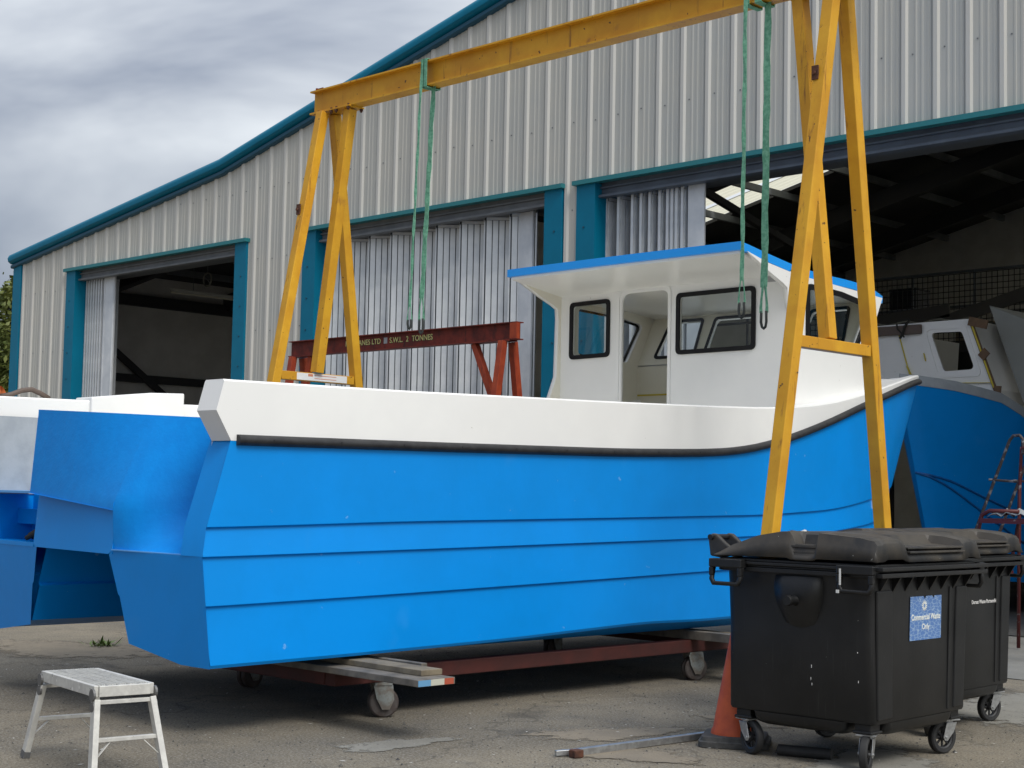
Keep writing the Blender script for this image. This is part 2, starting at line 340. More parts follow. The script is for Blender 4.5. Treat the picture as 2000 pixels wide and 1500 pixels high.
# ================================================================== SETTING
FV = 16.4                       # plane of the workshop front
g = MB(); g.add([(-260, -150, 0), (150, -150, 0), (150, 260, 0), (-260, 260, 0)], [(0, 1, 2, 3)])
tag(g.build('ground', ground_mat()), kind='structure')
def patch(name, cx, cy, rx, ry, rot, z, m, seed=0):
    rnd = random.Random(seed); n = 40; vs = [(cx, cy, z)]; e = [1.]
    for k in range(n):
        t = 2*pi*k/n; w = 1+.16*sin(3*t+seed)+.1*sin(7*t+2*seed)+rnd.uniform(-.05, .05)
        for q in (.6, 1.): pass
        x = rx*cos(t)*w; y = ry*sin(t)*w
        for q, a in ((.55, 1.), (1., 0.)):
            vs.append((cx+(x*cos(rot)-y*sin(rot))*q, cy+(x*sin(rot)+y*cos(rot))*q, z)); e.append(a*.4)
    e[0] = .5
    fs = []
    for k in range(n):
        k2 = (k+1) % n; fs.append((0, 1+2*k, 1+2*k2)); fs.append((1+2*k, 2+2*k, 2+2*k2, 1+2*k2))
    b = MB(); b.add(vs, fs); o = b.build(name, m)
    at = o.data.attributes.new('edge', 'FLOAT', 'POINT')
    for i, a in enumerate(e): at.data[i].value = a
    return tag(o, kind='structure')
SAND = patch_mat('sandy_grit', (.25, .215, .165), (.20, .175, .14)); CONC = patch_mat('pale_concrete', (.26, .25, .22), (.21, .20, .175))
patch('sand_patch', -6.4, 7.45, .75, .30, 1.2, .004, SAND, 1)
patch('sand_patch', -5.75, 6.95, .5, .3, .5, .005, SAND, 3)
patch('cement_spill', -6.93, 6.12, .58, .20, 1.5, .004, CONC, 2)
patch('concrete_patch', -4.72, 7.75, .45, .95, .3, .0045, CONC, 8)
patch('concrete_patch', -5.2, 11.2, .9, 2.2, .1, .0048, CONC, 9)
patch('sand_patch', -6.15, 8.6, .5, .35, .2, .0042, SAND, 12)
patch('sand_patch', -10.4, 4.7, .7, .6, .2, .004, SAND, 5)
patch('sand_patch', -12.7, 7.3, 1.5, .8, .3, .004, SAND, 6)
cc = MB(); cc.add([(-1, 12.3, .006), (-1, 16.39, .006), (-22, 16.39, .006), (-22, 13.6, .006), (-14, 13.2, .006), (-10, 12.6, .006)], [(0, 1, 2, 3, 4, 5)])
CS = patch_mat('concrete_apron', (.27, .262, .24), (.215, .21, .192), 1.5)
for n_ in list(CS.node_tree.links):
    if n_.to_socket.name == 'Alpha': CS.node_tree.links.remove(n_)
tag(cc.build('concrete_apron', CS), kind='structure')
fl = MB(); fl.add([(-31.7, 16.45, .012), (-.2, 16.45, .012), (-.2, 36, .012), (-31.7, 36, .012)], [(0, 1, 2, 3)])
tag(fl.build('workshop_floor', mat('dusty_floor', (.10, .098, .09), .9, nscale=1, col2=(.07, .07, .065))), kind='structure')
# ---------------- workshop building
UL, UR = -31.72, -.1
KU, KZ = -23.75, 7.42; RU, RZ = -5.2, 11.66
def roof_z(u): return 6.34+(u+31.9)*(KZ-6.34)/(KU+31.9) if u < KU else (KZ+(u-KU)*(RZ-KZ)/(RU-KU) if u < RU else RZ-(u-RU)*.229)
W = thing('workshop_building', (-16, FV, 0), 'large grey clad workshop shed with teal trim and three tall doorways', 'building')
ops = [(-29.34, -22.96), (-21.26, -15.15), (-14.83, -4.9)]; LZ = 6.0
outer = [(UL, 0)]
for a, b in ops: outer += [(a, 0), (a, LZ), (b, LZ), (b, 0)]
outer += [(UR, 0), (UR, roof_z(UR)-.03), (RU, RZ-.03), (KU, KZ-.03), (UL, roof_z(UL)-.03)]
plate('front_wall', outer, [], .08, (0, FV+.04, 0), (1, 0, 0), (0, 0, 1), CLAD, W)
# ribs, joints and micro-ribs of the cladding (one mesh each)
rb = MB(); jt = MB(); mrb = MB(); sc_ = MB(); u = -31.27; k = 0
def zlo(u, w=.05):
    for a, b in ops:
        if a-w < u < b+w: return LZ+.045
    return 0.0
while u < UR-.1:
    z0, z1 = zlo(u), roof_z(u)-.05
    rb.add([(u-.052, FV+.004, z0), (u-.026, FV-.032, z0), (u+.026, FV-.032, z0), (u+.052, FV+.004, z0), (u-.052, FV+.004, z1), (u-.026, FV-.032, z1), (u+.026, FV-.032, z1), (u+.052, FV+.004, z1)],
           [(0, 1, 5, 4), (1, 2, 6, 5), (2, 3, 7, 6), (4, 5, 6, 7), (3, 2, 1, 0)])
    if k % 3 != 9:
        uj = u-.062; jt.box((uj-.006, FV-.0035, zlo(uj)), (uj+.004, FV+.01, roof_z(uj)-.06))
    for q in (.15, .235, .32):
        uu = u+q; z0 = zlo(uu, .02); z1 = roof_z(uu)-.05
        mrb.add([(uu-.022, FV+.002, z0), (uu-.012, FV-.006, z0), (uu+.012, FV-.006, z0), (uu+.022, FV+.002, z0), (uu-.022, FV+.002, z1), (uu-.012, FV-.006, z1), (uu+.012, FV-.006, z1), (uu+.022, FV+.002, z1)],
                [(0, 1, 5, 4), (1, 2, 6, 5), (2, 3, 7, 6)])
    for zz in (1.2, 2.6, 4.3, 5.6, 6.9, 8.2, 9.5, 10.6):
        if zz < roof_z(u)-.3 and zz > zlo(u+.1)+.05:
            mrb.cm = 1; mrb.box((u+.10, FV-.009, zz+.015*(k % 3)), (u+.118, FV+.002, zz+.014+.015*(k % 3))); mrb.cm = 0
    u += .4262; k += 1
rb.build('wall_rib', RIB, W); jt.build('wall_joint', JOINT, W); mrb.build('wall_profile', CLAD, W, mats=[STEELG])
# verge flashing: rounded barge along the roof edge and a recessed strip below
pp = [(UL+.0, roof_z(UL+.0)), (KU, KZ), (RU, RZ), (UR+.2, roof_z(UR+.2))]
def sweep(profile, path):   # profile (v,z) offsets, path of (u,z)
    rows = [[(pu, FV+a, pz+b) for a, b in profile] for pu, pz in path]
    m_ = MB(); m_.grid(rows, close=True); n = len(profile); m_.f.append(tuple(range(n))); m_.f.append(tuple(len(m_.v)-n+i for i in range(n))[::-1]); m_.mi += [0, 0]; return m_
sweep([(-.10, -.02), (-.17, .03), (-.185, .10), (-.15, .17), (-.05, .215), (.12, .215), (.12, -.02)], pp).build('verge_flashing', TEAL, W, smooth=True, auto=40)
sweep([(-.075, -.115), (-.105, -.10), (-.105, -.045), (-.06, -.03), (0.02, -.03), (0.02, -.115)], pp).build('verge_trim', mat('dark_teal', (.006, .075, .13), .5), W)
m_ = MB(); m_.box((UL+.04, FV-.05, 0), (UL+.38, FV-.0005, roof_z(UL)-.07)); m_.box((UL-.02, FV+.0802, 0), (UL-.001, FV+.3, roof_z(UL)-.14)); m_.build('corner_flashing', TEAL, W)
# roof skin with gaps for the seen and the added rooflights, walls
def roof_part(u0, u1, v0, v1, name, m, dz=0, th=.08, par=W):
    q = MB(); us = [u0]+[x for x in (KU, RU) if u0 < x < u1]+[u1]
    for a, b in zip(us, us[1:]):
        q.prism([(a, v0, roof_z(a)+dz), (a, v1, roof_z(a)+dz), (a, v1, roof_z(a)+dz-th), (a, v0, roof_z(a)+dz-th)], (b-a, 0, roof_z(b)-roof_z(a)))
    return q.build(name, m, par)
STR = [(24.2, 25.5, [(-9, -2)]), (27.1, 28.75, [(-22.4, -17.0), (-10, -3)]), (29.2, 31.4, [(-13.3, -1)]), (31.5, 35.2, [(-30, -24.5), (-13.8, -1)])]  # one run is seen; the rest are added, unseen, to brighten the interior
va = FV+.1
for a, b, L_ in STR:
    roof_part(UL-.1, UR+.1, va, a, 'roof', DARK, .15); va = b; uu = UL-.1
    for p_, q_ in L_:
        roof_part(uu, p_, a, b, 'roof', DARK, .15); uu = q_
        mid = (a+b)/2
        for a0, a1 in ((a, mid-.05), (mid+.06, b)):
            n = 9; q = MB(); q.grid([[(x_, lerp(a0, a1, i/(n*2)), roof_z(x_)+.12+(.035 if i % 4 in (1, 2) else 0)) for i in range(n*2+1)] for x_ in (p_, q_)]); q.build('rooflight_or_fill', SKYL, W)
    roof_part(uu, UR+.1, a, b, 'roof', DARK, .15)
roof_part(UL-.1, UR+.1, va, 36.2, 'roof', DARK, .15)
for vv in (18.5, 22, 25.5, 30.5, 33.5):
    q = MB()
    for (a, b) in ((UL+.1, KU), (KU, RU), (RU, UR-.1)):
        q.bar((a, vv, roof_z(a)-.35), (b, vv, roof_z(b)-.35), .2, .4, (0, 0, 1))
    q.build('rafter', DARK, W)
q = MB(); uu = UL+1.2
while uu < UR: q.box((uu-.04, FV+.2, roof_z(uu)-.12), (uu+.04, 36, roof_z(uu)+.03)); uu += 1.55
q.build('purlins', STEELG, W)
m_ = MB(); m_.bar((-18.6, 22, 8.1), (-18.1, 27.4, 6.6), .12, .14); m_.build('roof_brace', DARK, W)
m_ = MB(); m_.box((UL, FV+.09, 0), (UL+.08, 36, roof_z(UL)+.09)); m_.box((UL+.081, 36, 0), (UR, 36.1, 5.6)); m_.box((UR, FV+.09, 0), (UR+.08, 36, roof_z(UR)));
m_.build('inner_wall', INNER, W)
plate('back_wall', [(UL, 5.6), (UR, 5.6), (UR, roof_z(UR)+.12), (RU, RZ+.12), (KU, KZ+.12), (UL, roof_z(UL)+.12)], [], .06, (0, 36.05, 0), (1, 0, 0), (0, 0, 1), INNER, W)
m_ = MB()
for z0, z1 in ((5.72, 5.98), (3.92, 4.10)): m_.box((UL+.081, FV+.3, z0), (UL+.25, 35.9, z1))
m_.bar((UL+.3, 18.6, 4.75), (UL+.3, 22.5, 2.0), .12, .14); m_.build('wall_rail', DARK, W)
m_ = MB(); m_.box((-22.6, FV+.5, 0), (-22.45, 36, 7.3)); m_.build('partition', INNER, W)
m_ = MB(); m_.box((-8.85, 30, 0), (-8.0, 30.4, 9.5)); m_.build('inner_column', DARK, W)
# doorways: jamb columns, drip trim, head beam
for i, (a, b) in enumerate(ops):
    d = MB(); wl, wr = .34, .34
    DT = mat('dark_teal', (.006, .075, .13))
    d.box((a-.02, FV-.045, 0), (a+wl, FV+.45, LZ-.03)); d.cm = 1
    for j in range(10): d.cyl((a+.13, FV-.057, j*.55+.4), (a+.13, FV-.044, j*.55+.4), .016, 8)
    d.build('door_column', TEAL, W, mats=[DT])
    d = MB(); d.box((b-wr, FV-.045, 0), (b+.02, FV+.42, LZ-.03)); d.cm = 1
    for j in range(10): d.cyl((b-.13, FV-.057, j*.55+.4), (b-.13, FV-.044, j*.55+.4), .016, 8)
    d.build('door_column', TEAL, W, mats=[DT])
    d = MB(); d.box((a-.06, FV-.11, LZ-.03), (b+.06, FV+.02, LZ+.035)); d.build('drip_trim', TEALT, W)
    # channel beam
    d = MB(); x0, x1 = a+wl+.001, b-wr-.001
    d.box((x0, FV+.10, LZ-.195), (x1, FV+.16, LZ+.12)); d.box((x0, FV+.03, LZ-.23), (x1, FV+.17, LZ-.1951)); d.box((x0, FV+.0601, LZ-.10), (x1, FV+.0999, LZ-.075))
    d.build('head_beam', STEELB if i == 2 else STEELG, W)
def leaf(door, p, q, z0, z1, m, nr, proud=1):
    """one folding leaf between plan points p,q: flat sheet with raised ribs on its camera side"""
    b = MB(); p = Vector((*p, 0)); q = Vector((*q, 0)); d = (q-p); n = Vector((d.y, -d.x, 0)).normalized()*proud
    h = Vector((0, 0, 1))
    def slab(a0, a1, n0, n1, zz0, zz1):
        A = p+d*a0; B = p+d*a1
        b.prism([A+n*n0+h*zz0, B+n*n0+h*zz0, B+n*n1+h*zz0, A+n*n1+h*zz0], h*(zz1-zz0))
    b.cm = 1; slab(0, 1, 0, .012, z0, z1); b.cm = 0
    for i in range(nr): slab((i+.07)/nr, (i+.91)/nr, .013, .032, z0+.01, z1-.05)
    slab(0.01, .99, .033, .038, z1-.045, z1)
    return b.build('door_leaf', m, door, mats=[GALVD])
# doorway 2: concertina door nearly closed
D2 = MB(); D2.box((-20.9, FV+.22, LZ-.20), (-15.5, FV+.60, LZ-.12)); D2 = D2.build('folding_door', GALVD, W)
uu = -20.92; pitch = .5585; vb = FV+.25
while uu < -16.35:
    leaf(D2, (uu, vb), (uu+pitch*.5, vb+.28), .05, LZ-.205, GALV, 4)
    leaf(D2, (uu+pitch*.5+.004, vb+.28), (uu+pitch-.004, vb), .05, LZ-.205, GALV, 4, 1)
    uu += pitch
m_ = MB(); m_.box((-16.42, vb+.06, .05), (-16.05, vb+.09, LZ-.205)); m_.box((-16.11, vb+.045, .05), (-16.05, vb+.0599, LZ-.205)); m_.build('door_leaf', GALV, D2)
# doorway 3: folded stack
D3 = MB(); D3.box((-14.4, FV+.22, LZ-.20), (-5.3, FV+.60, LZ-.12)); D3 = D3.build('folding_door', GALVD, W)
xs = [-14.5, -14.26, -14.0, -13.84, -13.68, -13.5, -13.36, -13.28, -13.20, -13.10, -13.0]
for i, a in enumerate(xs[:-1]):
    leaf(D3, (a, vb-.02), (a+.05, vb+.36), .05, LZ-.205, GALV, 4, 1)
    leaf(D3, (a+.055, vb+.36), (xs[i+1]-.006, vb-.015), .05, LZ-.205, GALV, 4, -1)
    e_ = MB(); e_.box((a-.022, vb-.05, .05), (a+.022, vb-.021, LZ-.205)); e_.build('leaf_edge', GALV, D3)
m_ = MB(); m_.box((-13.0, vb-.04, .05), (-12.72, vb-.01, LZ-.205)); m_.build('door_leaf', GALV, D3)
# doorway 1: folded stack
D1 = MB(); D1.box((-28.9, FV+.22, LZ-.20), (-23.4, FV+.60, LZ-.12)); D1 = D1.build('folding_door', GALVD, W)
a = -28.96
for i in range(7):
    leaf(D1, (a, vb-.02), (a+.03, vb+.33), .05, LZ-.205, GALV, 4, 1); leaf(D1, (a+.035, vb+.33), (a+.096, vb-.015), .05, LZ-.205, GALV, 4, -1)
    e_ = MB(); e_.box((a-.018, vb-.045, .05), (a+.018, vb-.021, LZ-.205)); e_.build('leaf_edge', GALV, D1)
    a += .1
m_ = MB(); m_.box((a, vb-.04, .05), (a+.42, vb-.01, LZ-.205)); m_.box((a+.03, vb-.052, .05), (a+.06, vb-.0401, LZ-.205)); m_.box((a+.36, vb-.052, .05), (a+.39, vb-.0401, LZ-.205)); m_.build('door_leaf', GALV, D1)
# light fittings, hose reel
def tube_light(p, q, label):
    t = thing('strip_light', p, label, 'light fitting', 'strip lights in the workshop')
    m_ = MB(); m_.bar(p, q, .12, .07); m_.build('housing', mat('white_enamel', (.6, .6, .56), .5), t, bevel=.01)
    m_ = MB(); a = Vector(p)-Vector((0, 0, .055)); b = Vector(q)-Vector((0, 0, .055)); m_.cyl(a, b, .019, 10); m_.build('tube', mat('cream_tube', (.75, .72, .6), .4), t)
    for k_ in (.25, .85): m_ = MB(); c = Vector(p).lerp(Vector(q), k_); m_.cyl(c+Vector((0, 0, .03)), c+Vector((0, 0, 1.0)), .008, 6); m_.build('hanger', STEELG, t)
tube_light((-29.3, 18.9, 5.87), (-29.3, 21.2, 5.87), 'long strip light hanging inside the left doorway')
t = thing('hose_reel', (-28.35, 19.2, 6.05), 'small round coil of cable hanging near the ceiling in the left doorway', 'cable reel')
m_ = MB(); m_.lathe([(.15, -.02), (.17, 0), (.15, .02), (.13, 0), (.15, -.02)], (-28.35, 19.2, 6.05), 'Y'); m_.build('coil', mat('pale_hose', (.2, .2, .17)), t)
m_ = MB(); m_.bar((-28.47, 19.2, 6.15), (-28.23, 19.2, 5.95), .02, .02); m_.cyl((-28.35, 19.2, 6.2), (-28.35, 19.2, 7.0), .008, 6); m_.build('bracket', STEELG, t)

# ---------------- mezzanine with its rail and clutter, behind the right-hand doorway
MZ = thing('mezzanine', (-12, 25, 0), 'dark storage platform with tube rail and netting inside the right doorway', 'platform')
m_ = MB(); m_.box((-21, 24, 4.05), (-9.0, 31, 4.25)); m_.build('deck', mat('dark_boards', (.05, .045, .04), .9), MZ)
for uu in (-20.8, -17.5, -14.3, -11.5, -9.2):
    m_ = MB(); m_.box((uu-.06, 24.05, 0), (uu+.06, 24.17, 4.05)); m_.build('post', DARK, MZ)
m_ = MB()
for z in (4.85, 5.45): m_.cyl((-20.9, 24.06, z), (-9.1, 24.06, z), .025, 8)
for k in range(11): m_.cyl((-20.9+k*1.18, 24.06, 4.25), (-20.9+k*1.18, 24.06, 5.45), .025, 8)
m_.build('guard_rail', STEELG, MZ)
m_ = MB(); uu = -17.0
while uu < -9.2: m_.box((uu, 24.0, 4.25), (uu+.012, 24.008, 5.4)); uu += .10
z = 4.3
while z < 5.4: m_.box((-17.0, 24.0081, z), (-9.2, 24.016, z+.012)); z += .10
m_.build('netting', mat('dark_net', (.012, .012, .012)), MZ)
def crate(x, y, z, w, d, h, m, label, name='storage_box', cat='box'):
    t = thing(name, (x, y, z), label, cat)
    b = MB(); b.box((x-w/2, y-d/2, z), (x+w/2, y+d/2, z+h)); b.build('body', m, t, bevel=.015)
    b = MB(); b.box((x-w/2-.012, y-d/2-.012, z+h+.001), (x+w/2+.012, y+d/2+.012, z+h+.04)); b.build('lid', m, t, bevel=.01)
crate(-13.0, 25, 4.26, .7, .6, .35, mat('box_card', (.32, .26, .17), .9), 'low tan carton on the platform behind the netting')
crate(-11.6, 25.2, 4.26, .3, .3, .75, mat('box_blue', (.1, .2, .4), .7), 'upright blue container on the storage platform')
crate(-12.3, 25.1, 4.26, .5, .5, .55, mat('box_pale', (.4, .4, .38), .8), 'pale square box beside the blue container')
crate(-14.6, 25.3, 4.26, .55, .5, 1.1, mat('box_dark', (.06, .06, .065), .8), 'tall dark cabinet at the left of the storage platform', 'cabinet', 'cabinet')
crate(-10.6, 25, 4.26, .6, .6, .95, mat('box_dark', (.06, .06, .065), .8), 'dark case at the right end of the storage platform')
t = thing('gas_bottle', (-9.9, 23.3, 4.0), 'dark red gas bottle standing inside the doorway at far right', 'gas bottle')
m_ = MB(); m_.lathe([(0, 0), (.2, 0), (.22, .05), (.22, .95), (.15, 1.12), (.05, 1.18), (0, 1.18)], (-9.9, 24.6, 4.26)); m_.build('cylinder', mat('dark_red', (.14, .012, .012), .5), t, smooth=True)
m_ = MB(); m_.cyl((-9.9, 24.6, 5.4), (-9.9, 24.6, 5.58), .035, 10); m_.build('valve', GALV2, t)
t = thing('plastic_sheet', (-15.2, 24, 4.4), 'pale plastic sheet draped over the platform rail', 'sheet')
m_ = MB(); m_.grid([[(-15.5+i*.05+.02*sin(z*9+i), 23.97+.04*sin(i*1.9+z*3), z) for i in range(8)] for z in [4.45+j*.1 for j in range(11)]]); o_ = m_.build('fabric', mat('cloudy_sheet', (.33, .34, .33), .6), t, smooth=True); md = o_.modifiers.new('solid', 'SOLIDIFY'); md.thickness = .006
# boards leaning beneath the netting
for k, (x, z, rz) in enumerate(((-13.6, 3.4, .12), (-12.2, 3.55, .32))):
    t = thing('stacked_board', (x, 22.6, 0), ('pale slatted board lying behind the netting', 'long pale board tilted up to the right behind the netting')[k], 'board')
    m_ = MB(); m_.bar((x-.8, 23.5, 4.6-.1*k), (x+.8, 23.5, 4.6+rz), .04, .22); m_.build('panel', mat('pale_board', (.14, .13, .11), .8), t)
# ================================================================== THE CATAMARAN
UC = -9.33
T_RUB = [(5.4, 1.79), (7, 1.805), (9, 1.83), (10, 1.86), (10.5, 1.89), (11, 1.97), (11.5, 2.09), (12, 2.22), (12.5, 2.36), (13, 2.48), (13.5, 2.59), (14, 2.69), (14.5, 2.76), (15, 2.80), (15.7, 2.85)]
T_GUN = [(5.3, 2.147), (6.8, 2.167), (7.8, 2.19), (8.9, 2.214), (10.2, 2.25), (11, 2.28), (11.5, 2.32), (12, 2.38), (12.5, 2.47), (13, 2.57), (13.5, 2.665), (14, 2.755), (14.5, 2.825), (15, 2.87), (15.7, 2.91)]
T_L1 = [(5.2, 1.262), (6, 1.28), (6.8, 1.30), (8.9, 1.329), (10.9, 1.36), (12, 1.41), (12.6, 1.47), (13.2, 1.54), (14.3, 1.68)]
T_L2 = [(5.2, 1.088), (6.85, 1.113), (8.9, 1.147), (10.4, 1.172), (12, 1.21), (13, 1.28), (14.3, 1.42)]
T_L3 = [(5.2, .796), (6.85, .826), (8.9, .871), (10.4, .906), (12, .96), (14.3, 1.12)]
T_ZB = [(5.2, .427), (6.4, .438), (7.8, .46), (9.4, .51), (9.9, .495), (12, .52), (14, .75)]
T_K = [(5.2, .425), (11, .42), (12.5, .48), (14, .66)]
T_AFT = [(.42, 5.30), (1.088, 5.22), (1.26, 5.24), (1.77, 5.41), (1.94, 5.275), (2.147, 5.33), (2.2, 5.33)]
def sm(T, x, w=.25):     # softened interpolation
    return (interp(T, x-w)+2*interp(T, x)+interp(T, x+w))/4
T_VE = [(.4, 14.55), (.9, 14.75), (1.2, 14.85), (1.55, 14.97), (1.9, 15.13), (2.2, 15.38), (2.5, 15.58), (2.85, 15.7), (3, 15.72)]
def v_end(z): return interp(T_VE, z)
def b_half(t, z):
    return 1.67*max(0, 1-t**2.2)**(1/1.6)
def hull_pt(s, T, dx=0):
    """point on the shell: s 0..1 along the length, T a height table or number"""
    z = 1.5
    for _ in range(5):
        va = interp(T_AFT, z); v = va+(v_end(z)-va)*s; z = T if isinstance(T, (int, float)) else sm(T, v)
    t = max(0, (v-11)/(v_end(z)-11)); return b_half(t, z)+dx, v, z
def skew(x, v=5.3): return .10*max(0, .9-x)*max(0, 1-max(0, v-5.6)/2.5)
SS = [i/60*.92 for i in range(61)]+[.92+.08*(i/16)**.8 for i in range(1, 17)]
BT = thing('catamaran', (UC, 5.3, 0), 'blue hulled catamaran workboat with white bulwark and wheelhouse, outdoors on a trolley', 'boat')
rows = []
for s in SS:
    half = []
    for T, dx in ((T_RUB, 0), (T_L1, 0)): half.append(hull_pt(s, T, dx))
    def low(T, dz, dx):
        x, v, z = hull_pt(s, T); return (x+dx, v, z+dz)
    half.append(low(T_L1, -.012, -.022)); half.append(low(T_L2, 0, 0)); half.append(low(T_L2, -.012, -.022)); half.append(low(T_L3, 0, 0)); half.append(low(T_L3, -.012, -.022)); half.append(low(T_ZB, .02, 0)); half.append(low(T_ZB, 0, -.012))
    x, v, z = hull_pt(s, T_K); t = max(0, (v-11)/(v_end(z)-11))
    half.append((max(0, x-min(.2, x*.4)), v, z)); xi = min(.77, x*.46); yk = min(1, x/1.2)
    half.append((xi, v, z+.11*yk)); half.append((xi*.86, v, z+.36*yk)); half.append((xi*.89, v, z+.375*yk)); half.append((xi*.74, v, lerp(z, 1.06, yk))); half.append((0, v, lerp(z, 1.10, yk)))
    full = [(UC+x, v+skew(x, v), z) for x, v, z in half]+[(UC-x, v+skew(-x, v), z) for x, v, z in half[-2::-1]]
    rows.append(full)
m_ = MB(); nH = 14
for a, b in ((0, 1), (1, 2), (2, 3), (3, 4), (4, 5), (5, 6), (6, 7), (7, 8), (8, 9), (9, 10), (10, 11), (11, 12), (12, 13), (13, 14)):
    for mir in (0, 1):
        i0, i1 = (a, b) if not mir else (28-b, 28-a)
        m_.grid([[r[i0], r[i1]] for r in rows])
hull = m_.build('hull', HULL, BT, smooth=True)
# pods, wings and the shaped transom (all one blue moulding)
m_ = MB()
def VA(x, z): return interp(T_AFT, z)+skew(x)
for sg in (1, -1):
    def P(x, z, v=None): return (UC+sg*x, VA(sg*x, z) if v is None else v, z)
    pod = [P(1.668, .427), P(1.36, .427), P(.77, .505), P(.685, .80), P(.665, .81), P(.57, 1.06), P(.62, 1.088), P(1.668, 1.088)]
    m_.add(pod, [tuple(range(8))])
    for x0 in (1.44,):
        m_.add([P(x0, 1.088), P(x0, 1.26), P(x0, 1.80, 5.41), P(x0, 1.80, 6.0), P(x0, 1.08, 6.0)], [(0, 1, 2, 3, 4)])
    m_.add([P(1.44, 1.088), P(1.668, 1.088), P(1.44, 1.26), P(1.668, 1.26), P(1.44, 1.80, 5.41), P(1.668, 1.80, 5.41)], [(0, 1, 3, 2), (2, 3, 5, 4)])
# bridge face between the wells and the overhang above it
def Q(x, z, dv=0): return (UC+x, VA(x, 1.088)+dv, z)
m_.add([Q(-.57, 1.06), Q(.57, 1.06), Q(.62, 1.088), Q(.62, 1.345, .02), Q(-.62, 1.44, .03), Q(-.62, 1.088)], [(0, 1, 2, 3, 4, 5)])
m_.add([Q(-.62, 1.44, .03), Q(.62, 1.345, .02), Q(.62, 1.34, -.01), Q(-.62, 1.435, -.055)], [(0, 1, 2, 3)])
m_.add([Q(.6195, 1.06), Q(.6195, 1.345, .02), (UC+.6195, 5.26, 1.36), (UC+.6195, 5.9, 1.345), (UC+.6195, 5.9, 1.06)], [(0, 1, 2, 3, 4)])
m_.add([Q(-.62, 1.06), Q(-.62, 1.44, .03), Q(-.62, 1.44, .6), Q(-.62, 1.06, .6)], [(0, 1, 2, 3)])
# port well: bench, ledge
m_.box((UC-1.44, 5.80, 1.085), (UC-.62, 5.86, 1.43)); m_.box((UC-1.44, 5.68, 1.2), (UC-.62, 5.799, 1.31)); m_.prism([Q(-.62, 1.088), Q(-1.46, 1.088), (UC-1.46, 5.9, 1.088), (UC-.62, 5.9, 1.088)], (0, 0, -.03))
m_.build('transom', HULL, BT, smooth=True, auto=25)
def vbot(x): return 5.325-.065*(min(x, .62)+.62)
def vtop(x): return 5.37+.36*smooth((x+.1)/1.6)
rows = []
for i in range(21):
    x = lerp(-.62, .6199, i/9) if i < 10 else lerp(.62, 1.445, (i-10)/10); r = []
    zt = lerp(2.02, 1.925, (x+.62)/2.06)
    for j in range(15):
        zb = lerp(1.435, 1.34, (x+.62)/1.24) if x < .62 else 1.085
        z = lerp(zt, zb, j/14); v = lerp(vtop(x), vbot(x), min(1, max(0, (2.0-z)/.62))*smooth((1.38-x)/.76))
        if x >= .62 and z < 1.36: v = v-(v-5.26)*(max(0, 1.36-z)/.275)**2
        r.append((UC+x, v, z))
    r.insert(0, (UC+x, vtop(x)+.09, zt)); r.insert(0, (UC+x, vtop(x)+.09, zt-.5)); rows.append(r)
m_ = MB(); m_.grid(rows); a = rows[0]
m_.add(a, [tuple(range(len(a)))]); m_.build('transom_panel', HULLR, BT, smooth=True, auto=35)
for a_, b_ in (((UC+.63, 5.235, 1.086), (UC+1.435, 5.28, 1.093)), ((UC-1.44, 5.42, 1.4305), (UC-.621, 5.75, 1.447))):
    m_ = MB(); m_.box(a_, b_); m_.build('ledge', mat('pale_blue_edge', (.10, .35, .75), .45), BT)
# bulwark
rows = []
for s in SS:
    x0, v0, z0 = hull_pt(s, T_RUB); x1, v1, z1 = hull_pt(s, T_GUN)
    zm = lerp(z0, z1, .47); xm, vm, _ = hull_pt(s, zm)
    xi = max(x1-.2, 0) if v1 < 13 else max(x1-lerp(.2, .10, min(1, (v1-13)/1.5)), 0)
    half = [(x0+.002, v0, z0-.01), (xm+.004, vm, zm), (x1+.002, v1, z1-.012), (x1-.012, v1, z1), (xi+.012, v1, z1), (xi, v1, z1-.012), (xi, vm, zm), (xi, v0, z0-.01)]
    rows.append(half)
for sg in (1, -1):
    m_ = MB(); R_ = [[(UC+sg*x, v, z) for x, v, z in r]+[(UC+sg*r[-1][0], r[-1][1], 1.42 if r[-1][1] < 12 else max(1.42, r[-1][2]-.3))] for r in rows]; m_.grid(R_)
    e = R_[0]; m_.add(e, [(0, 1, 6, 7), (1, 2, 3, 4, 5, 6)])
    m_.build('bulwark', WHITE, BT, smooth=True, auto=40)
# deck, foredeck, port locker, unfinished inner side
rows = []; fr = []
for s in SS:
    x, v, z = hull_pt(s, 1.9)
    if 5.8 < v < 13.4: rows.append([(UC-max(x-.06, 0), v, 1.42), (UC+max(x-.06, 0), v, 1.42)])
    x, v, z = hull_pt(s, T_GUN)
    if v > 13.0: fr.append([(UC-max(x-.08, 0), v, z-.045), (UC, v, z-.005), (UC+max(x-.08, 0), v, z-.045)])
m_ = MB(); m_.grid(rows); m_.build('deck', WHITEI, BT); m_ = MB(); m_.grid(fr); r0 = fr[0]
m_.add([*r0, (r0[2][0], r0[2][1], 1.42), (r0[0][0], r0[0][1], 1.42)], [(0, 1, 2, 3, 4)]); m_.build('foredeck', WHITE, BT, smooth=True, auto=30)
m_ = MB(); m_.prism([(UC-1.69, 6.26, 1.9), (UC-1.69, 6.26, 2.185), (UC-1.69, 6.8, 2.25), (UC-1.69, 7.11, 2.262), (UC-1.69, 7.11, 1.9)], (.25, 0, 0)); m_.build('locker', WHITE, BT, bevel=.01)
m_ = MB(); m_.box((UC-1.4385, 5.38, 1.42), (UC-1.43, 7.6, 2.0)); m_.build('inner_side', GREYG, BT)
